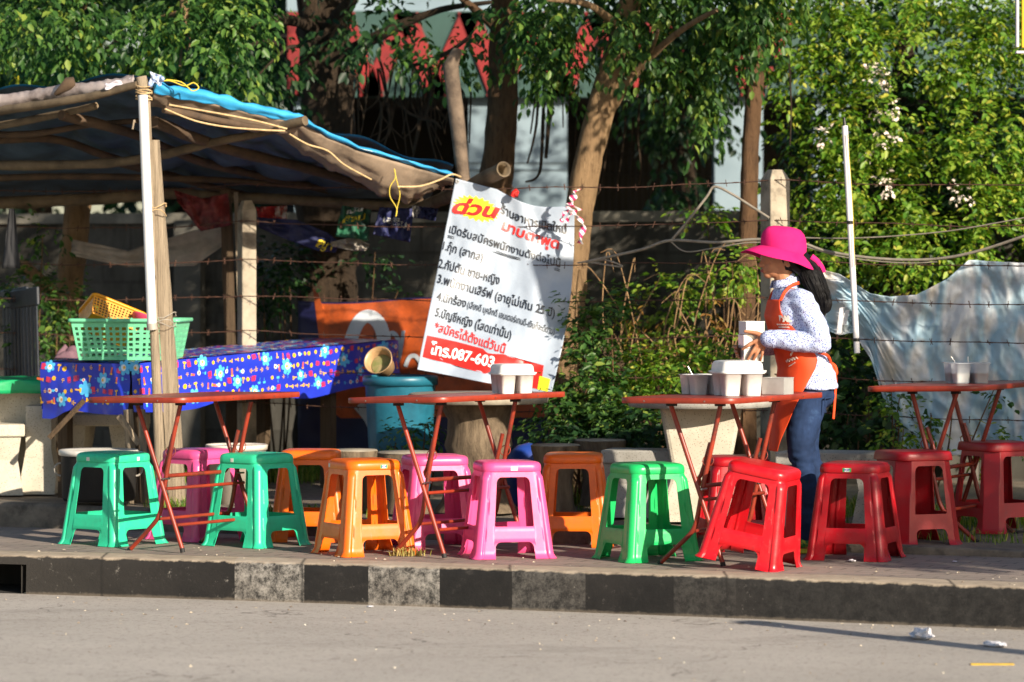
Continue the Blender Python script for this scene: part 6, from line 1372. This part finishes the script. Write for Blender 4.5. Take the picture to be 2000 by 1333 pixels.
def hand(w, kn, tips, th, thr, side, bend):
    l0 = kn[1][1]
    for (kf, kl, kz), (tf, tl_, tz), r in zip(kn, tips, (.0086, .0088, .0084, .0074)):
        mid = (lerp(kf, tf, .48)+bend[0], lerp(kl, tl_, .45)+bend[1], lerp(kz, tz, .45)+bend[2]); m2 = (lerp(kf, tf, .78)+bend[0]*.6, lerp(kl, tl_, .78)+bend[1]*.5, lerp(kz, tz, .76)+bend[2]*.4)
        limb(b, [(kf, kl, kz), mid, m2, (tf, tl_, tz)], [r*1.12, r*1.06, r*.95, r*.78], 10, 4); limb(b, [w, (lerp(w[0], kf, .6), lerp(w[1], kl, .6), lerp(w[2], kz, .6)), (kf, kl, kz)], [.0165, .0145, r*1.25], 10, 4)
        ell(b, (kf, kl+side*.003, kz), r*1.22, r*1.15, r*1.2, 10)
    limb(b, th, thr, 10, 5)
hand((.252, .095, 1.066), [(.306, .078, 1.052), (.293, .08, 1.034), (.276, .08, 1.024), (.258, .078, 1.020)], [(.360, .050, 1.014), (.336, .062, .960), (.308, .062, .955), (.268, .062, .958)], [(.258, .094, 1.074), (.288, .08, 1.092), (.318, .072, 1.100), (.350, .064, 1.104)], [.016, .0128, .0104, .008], 1, (.002, .008, 0))
hand((.29, -.098, 1.035), [(.335, -.078, 1.03), (.33, -.08, 1.012), (.322, -.08, .998), (.31, -.078, .985)], [(.368, -.03, 1.02), (.366, -.026, .998), (.358, -.028, .98), (.345, -.03, .965)], [(.295, -.095, 1.045), (.315, -.08, 1.07), (.325, -.07, 1.09)], [.0155, .0125, .0085], -1, (.014, -.01, 0))
LEG_L = [(.0, .085, .83), (.062, .09, .60), (.06, .09, .44), (.032, .09, .30), (.04, .09, .07)]; LEG_R = [(.0, -.085, .83), (-.005, -.09, .6), (-.03, -.09, .45), (-.11, -.09, .27), (-.185, -.09, .09)]
for lg in (LEG_L, LEG_R): limb(b, lg, [.078, .062, .046, .04, .032])
for f, l, z in ((.075, .09, .045), (-.155, -.09, .06)): limb(b, [(f-.05, l, z), (f+.06, l, z-.012)], [.034, .03])
k = N('skin'); co = k.coord('Object'); cs = k.ramp(k.noise(co, 14, 5), [(.3, hx('a06c4e')), (.7, hx('b07c5c'))]); k.bump(k.noise(co, 160, 3), .08, .002); k.set(cs, .5, 0, .4); k.b.inputs['Subsurface Weight'].default_value = .08; k.b.inputs['Subsurface Radius'].default_value = (.01, .004, .002)
body = voxel(b, 'person', .0036, k.m, None, 3)
body.data.transform(Matrix.Translation(-PO)); body.location = PO; body['_w'] = tuple(PO)
tag(body, 'person in a pink sun hat, floral shirt, orange apron and jeans holding steel tins', 'person')
# shirt
def wmask(p): return 1
k = N('floral_shirt'); co = k.coord('Object'); v = k.n('ShaderNodeTexVoronoi'); v.inputs['Scale'].default_value = 135; v.inputs['Randomness'].default_value = 1; k.l(co, v.inputs['Vector'])
fl = k.ramp(v.outputs['Distance'], [(.33, 1.0), (.42, 0.0)]); cs = k.mix(fl, hx('b9c6e4'), k.ramp(k.noise(co, 40, 2), [(.42, hx('32458f')), (.58, hx('5f4a84'))]))
k.bump(k.noise(co, 30, 5), .15, .006); m_sh = k.set(cs, .85, 0, .2)
b = MB(); torso(b, .815, 1.315, .016); limb(b, [(.09, .10, 1.262)]+ARM_L, [.064, .065, .060, .056]); limb(b, FORE_L[:2]+[(.22, .118, 1.066)], [.057, .053, .045]); limb(b, [(.09, -.10, 1.262)]+ARM_R, [.07, .072, .066, .06]); limb(b, FORE_R[:2]+[(.265, -.118, 1.035)], [.06, .054, .045])
limb(b, [(.11, 0, 1.30), (.122, 0, 1.352)], [.066, .058]); ell(b, (-.06, .02, .86), .066, .12, .05)
shirt = voxel(b, 'shirt', .0075, m_sh, body, 5, .0085, 17)
b = MB(); rg = []
for i in range(21):
    a = lerp(-2.75, 2.75, i/20)+PI; fc = .124; rr = []
    for (r, dz) in ((.056, .0), (.060, .028), (.068, .026), (.078, -.012)): rr.append(q3(fc+.012-r*1.02*math.cos(a-PI)*1.0 if False else fc+r*math.cos(a), r*math.sin(a), 1.340+dz+.012*math.cos(a)*-1))
    rg.append(rr)
b.loft(rg, False, False, closed=False); o = obj('collar', b, m_sh, shirt, normals=False); mod(o, 'SOLIDIFY', thickness=.003)
b = MB(); rgs = []
for t_, r in ((0, .048), (.5, .0495), (1, .0485)): pass
limb(b, [(.212, .122, 1.066), (.238, .108, 1.067)], [.0475, .046]); obj('cuff', b, m_sh, shirt)
# jeans
k = N('denim'); co = k.coord('Object'); n1 = k.noise(co, 5, 6, .6); cs = k.ramp(n1, [(.3, hx('15223a')), (.58, hx('25395c')), (.75, hx('4f6e96'))])
cs = k.mix(k.ramp(k.noise(co, 120, 2, .5, (1, 1, .3)), [(.3, 0.0), (.7, .35)]), cs, hx('15223b')); k.bump(k.noise(co, 200, 2), .15, .001); m_jn = k.set(cs, .85, 0, .2)
b = MB(); torso(b, .76, .85, -.012); limb(b, [(0, .075, .81)]+LEG_L[1:-1]+[(.045, .09, .085)], [.094, .08, .058, .049, .044], 18); limb(b, [(0, -.075, .81)]+LEG_R[1:-1]+[(-.18, -.09, .1)], [.094, .077, .057, .048, .043], 18); ell(b, (-.045, .0, .78), .08, .145, .07)
def wmask(p): z = p.z; return .5+1.5*math.exp(-((z-.16)/.12)**2)+1.0*math.exp(-((z-.44)/.09)**2)
jn = voxel(b, 'jeans', .0075, m_jn, body, 5, .0065, 20, 4.0)
b = MB(); b.tube([q3(-.085, .146, .78), q3(-.06, .168, .775), q3(-.03, .178, .772)], .004, 6); b.tube([q3(-.03, .18, .772), q3(-.035, .178, .70)], .003, 6); obj('pocket_seam', b, m_jn, jn)
# apron
m_ap = mat('apron_orange', hx('e2470f'), hx('c93c0c'), 5, .7, .12, 40, .003)
def ap(z, a, off):      # a = angle from the front
    if z > 1.0: fc, bb, aa = tsec(z)
    else:
        fc, bb, aa = tsec(max(z, .92)); t_ = sstep(1.0, .5, z); fc, bb, aa = lerp(fc, .058, t_), lerp(bb, .10, t_), lerp(aa, .155, t_)
    w = .004*math.sin(a*7+z*9)*sstep(.95, .6, z)+.003*mnoise.noise(Vector((a*3, z*14, 2)))
    return q3(fc+(bb+off+w)*math.cos(a), (aa+off+w)*math.sin(a), z)
def fbib(u, v): z = lerp(1.01, 1.262, v); ext = lerp(1.45, .62, sstep(.05, 1, v)); return ap(z, lerp(-ext, ext, u), .026)
def fskirt(u, v):
    z = lerp(1.02, .505, v); ext = 1.75 if v < .12 else lerp(1.75, .42, ((v-.12)/.88)**.8); a = lerp(-ext, ext, u); q = ap(z, a, .028+.01*v); q.z += .03*(1-math.cos(a))*v*.3; return q
b = MB(); b.grid(fbib, 40, 30); apn = obj('apron', b, m_ap, body, normals=False); mod(apn, 'SOLIDIFY', thickness=.002, offset=0)
b = MB(); b.grid(fskirt, 60, 60); o = obj('apron_skirt', b, m_ap, apn, normals=False); mod(o, 'SOLIDIFY', thickness=.002, offset=0)
def strip(path, w, name, parent=None, mt=m_ap):
    b = MB(); pp = smooth_path([q3(*p) for p in path], 6); rg = []
    for i, p in enumerate(pp):
        d = (pp[min(i+1, len(pp)-1)]-pp[max(0, i-1)]).normalized(); s = d.cross(PL).normalized()*w; rg.append([p-s, p+s])
    b.loft(rg, False, False, closed=False); o = obj(name, b, mt, parent or apn, normals=False); mod(o, 'SOLIDIFY', thickness=.003, offset=0); return o
strip([(.176, .098, 1.255), (.155, .105, 1.30), (.11, .09, 1.335), (.07, .07, 1.345)], .008, 'strap'); strip([(.176, -.098, 1.255), (.155, -.105, 1.30), (.11, -.09, 1.335)], .008, 'strap')
strip([(.0, .165, 1.0), (-.05, .15, .985), (-.085, .09, .955), (-.10, .03, .935)], .007, 'waist_tie')
strip([(-.10, .05, .935), (-.118, .07, .88), (-.112, .085, .80), (-.105, .09, .72), (-.10, .09, .665)], .006, 'waist_tie'); strip([(-.10, .04, .945), (-.122, .05, .925), (-.128, .05, .89), (-.112, .04, .91)], .008, 'tie_bow')
m_prt = mat('apron_print', hx('e8dccf'), None, rough=.6)
def aptext(s, z, a0, h, off, bold, mt=m_prt):
    me = text_mesh(s, h/.7, bold)
    for v in me.vertices:
        fc, bb, aa = tsec(max(z, .92)); v.co = ap(z+v.co.y, a0-(v.co.x)/(.5*(aa+bb)+.02), off) if False else ap(z+v.co.y, a0+v.co.x/(.5*(aa+bb)+.02), off)
    return obj('print', me, mt, apn, normals=False)
aptext('BAL', 1.155, .70, .026, .0295, .004); 
b = MB()
for r_, (z, a0, a1) in enumerate(((1.138, .55, 1.05), (1.125, .6, 1.0), (1.10, .75, .9))):
    pp = [ap(z+.004*math.sin(i*2.3)*(r_ < 2), lerp(a0, a1, i/24), .0295) for i in range(25)]; b.tube(pp, .0016, 4)
for r_, (z, a0, a1, am) in enumerate(((.955, .55, 1.05, .008), (.93, .62, .9, .002), (.985, .8, .95, .006))):
    pp = [ap(z+.02*(i/30)+am*math.sin(i*1.9+math.sin(i)), lerp(a0, a1, i/30), .0345) for i in range(31)]; b.tube(pp, .0018, 4)
obj('print', b, m_prt, apn, normals=False)
# hat
k = N('pink_hat'); co = k.coord('Object'); k.bump(k.noise(co, 22, 5), .25, .006); m_hat = k.set(k.ramp(k.noise(co, 8, 4), [(.3, hx('c21862')), (.7, hx('cc2570'))]), .8, 0, .2)
HC = (.134, 0)
def hring(t_, r, dz=0.0): # t_ from the front
    cf = math.cos(t_); base = 1.498+.028*cf*r; return (HC[0]+.115*r*cf, .100*r*math.sin(t_), base+dz)
nA = 48; rg = []
for r, h in ((1.0, 0), (1.02, .02), (1.01, .05), (.965, .078), (.88, .101), (.72, .118), (.5, .126), (.25, .129), (.04, .1295)):
    rr = []
    for i in range(nA):
        t_ = 2*PI*i/nA; f, l, z = hring(t_, r); z = z+(h)*(1-.12*math.cos(t_)*r); w = .004*r*mnoise.noise(Vector((math.cos(t_)*1.5, math.sin(t_)*1.5, h*20))); rr.append(q3(f+w-h*.05, l+w, z+w))
    rg.append(rr)
b = MB(); b.loft(rg, False, True); hat = obj('hat', b, m_hat, body)
def brim(u, v):
    t_ = lerp(-2.55, 2.55, u); f, l, z = hring(t_, 1.01, .004); c = math.cos(t_)
    ext = lerp(.055, .096, sstep(-.9, 1, c)); dr = lerp(.062, .030, sstep(-.2, 1, c)) if c > -.2 else lerp(.062, .075, -c-.2)
    rad = Vector((math.cos(t_)*1.0, math.sin(t_)*.92)); wv = .005*math.sin(t_*5)*v
    return q3(f+rad.x*ext*v, l+rad.y*ext*v, z-dr*v**1.25+wv)
b = MB(); b.grid(brim, 72, 10); o = obj('brim', b, m_hat, hat, normals=False); mod(o, 'SOLIDIFY', thickness=.003)
b = MB(); pp = [q3(*hring(2*PI*i/48, 1.025, .004)) for i in range(49)]; b.tube(pp, .0035, 6); obj('hat_band', b, m_hat, hat)
strip([(.01, .075, 1.475), (-.02, .07, 1.452), (-.045, .065, 1.42), (-.055, .06, 1.395)], .016, 'hat_tie', hat, m_hat)
# hair
k = N('black_hair'); co = k.coord('Object'); k.bump(k.noise(co, 14, 6, .7, (9, 9, 1)), .6, .01); m_hair = k.set(hx('090708'), .55, 0, .25)
b = MB(); ell(b, (.115, 0, 1.478), .105, .082, .088); limb(b, [(.06, .02, 1.46), (.015, .05, 1.405), (-.01, .075, 1.34), (-.035, .085, 1.275), (-.04, .085, 1.225)], [.056, .054, .056, .046, .016], 16); limb(b, [(-.035, .085, 1.30), (-.06, .09, 1.25), (-.058, .09, 1.215), (-.03, .09, 1.205)], [.035, .036, .026, .01], 12); limb(b, [(.12, .078, 1.47), (.09, .076, 1.42), (.05, .06, 1.39)], [.02, .02, .02], 10)
def wmask(p): return 1
voxel(b, 'hair', .006, m_hair, body, 4, .003, 30, 2.0)
b = MB(); hp = [(.07, .03, 1.475), (.02, .052, 1.41), (-.008, .078, 1.34), (-.035, .088, 1.275), (-.045, .09, 1.22), (-.035, .09, 1.185)]
for i in range(110):
    a = R.uniform(0, 2*PI); r0 = R.uniform(.9, 1.08); pts = []
    for (f, l, z), r in zip(hp, (.05, .055, .056, .046, .024, .016)):
        pts.append(q3(f+r*r0*math.cos(a)+R.uniform(-.006, .006), l+r*r0*math.sin(a)+R.uniform(-.006, .006), z+R.uniform(-.012, .012)))
    b.tube(smooth_path(pts, 4), [.0022, .0008], 4, smooth=True)
obj('hair_strands', b, m_hair, body, normals=False)
m_eye = mat('eye_white', hx('d8d2c8'), None, rough=.2); m_pup = mat('eye_dark', hx('1a120e'), None, rough=.15)
for s in (-1, 1):
    b = MB(); ell(b, (.221, s*.031, 1.462), .013, .014, .009, 12); e_ = obj('eye', b, m_eye, body); b = MB(); ell(b, (.231, s*.032, 1.462), .0045, .0065, .0065, 10); obj('iris', b, m_pup, e_)
    b = MB(); b.tube(smooth_path([q3(.235, s*.014, 1.484), q3(.236, s*.03, 1.489), q3(.222, s*.047, 1.483)], 4), .003, 6); obj('eyebrow', b, m_hair, body)
b = MB(); ell(b, (.241, 0, 1.408), .010, .018, .004, 12); ell(b, (.2395, 0, 1.4005), .011, .017, .005, 12); obj('lips', b, mat('lips', hx('a5524a'), None, rough=.4), body)
# shoes
m_so = mat('shoe_green', hx('2f7a3a'), hx('b9c23a'), 30, .7, lo=.5, hi=.6); m_sole = mat('shoe_sole', hx('c6c23c'), None, rough=.6)
for f, l, z, p_ in ((.06, .09, 0, 0), (-.165, -.09, .0, .0)):
    b = MB(); rg = []
    for t_, w, h in ((-.105, .022, .055), (-.09, .034, .072), (-.04, .036, .082), (.02, .04, .066), (.08, .046, .046), (.115, .04, .034), (.135, .018, .022)):
        rg.append([q3(f+t_, l+w*math.cos(a), z+.016+h*.5*(1+math.sin(a))*.95) for a in [2*PI*i/16 for i in range(16)]])
    b.loft(rg); s_ = obj('shoe', b, m_so, body); b = MB()
    b.loft([[q3(f+x, l+y, z+zz) for x, y in [(.145*math.cos(a)+.012, (.046+.006*math.cos(a))*math.sin(a)*1.0) for a in [2*PI*i/24 for i in range(24)]]] for zz in (.001, .022)]); obj('sole', b, m_sole, s_)
# tins in the hands
for i, lab in enumerate(('polished steel tin, lowest of the three stacked in the hands', 'polished steel tin in the middle of the stack held in the hands', 'polished steel tin with a lid, topmost of the stack held in the hands')):
    tin('steel_tin', lab, q3(.297+.006*(i == 1), .0, .952+i*.068), .098, .1, .062, PA*1.0+D(-4+5*i), 'tins held by the person')
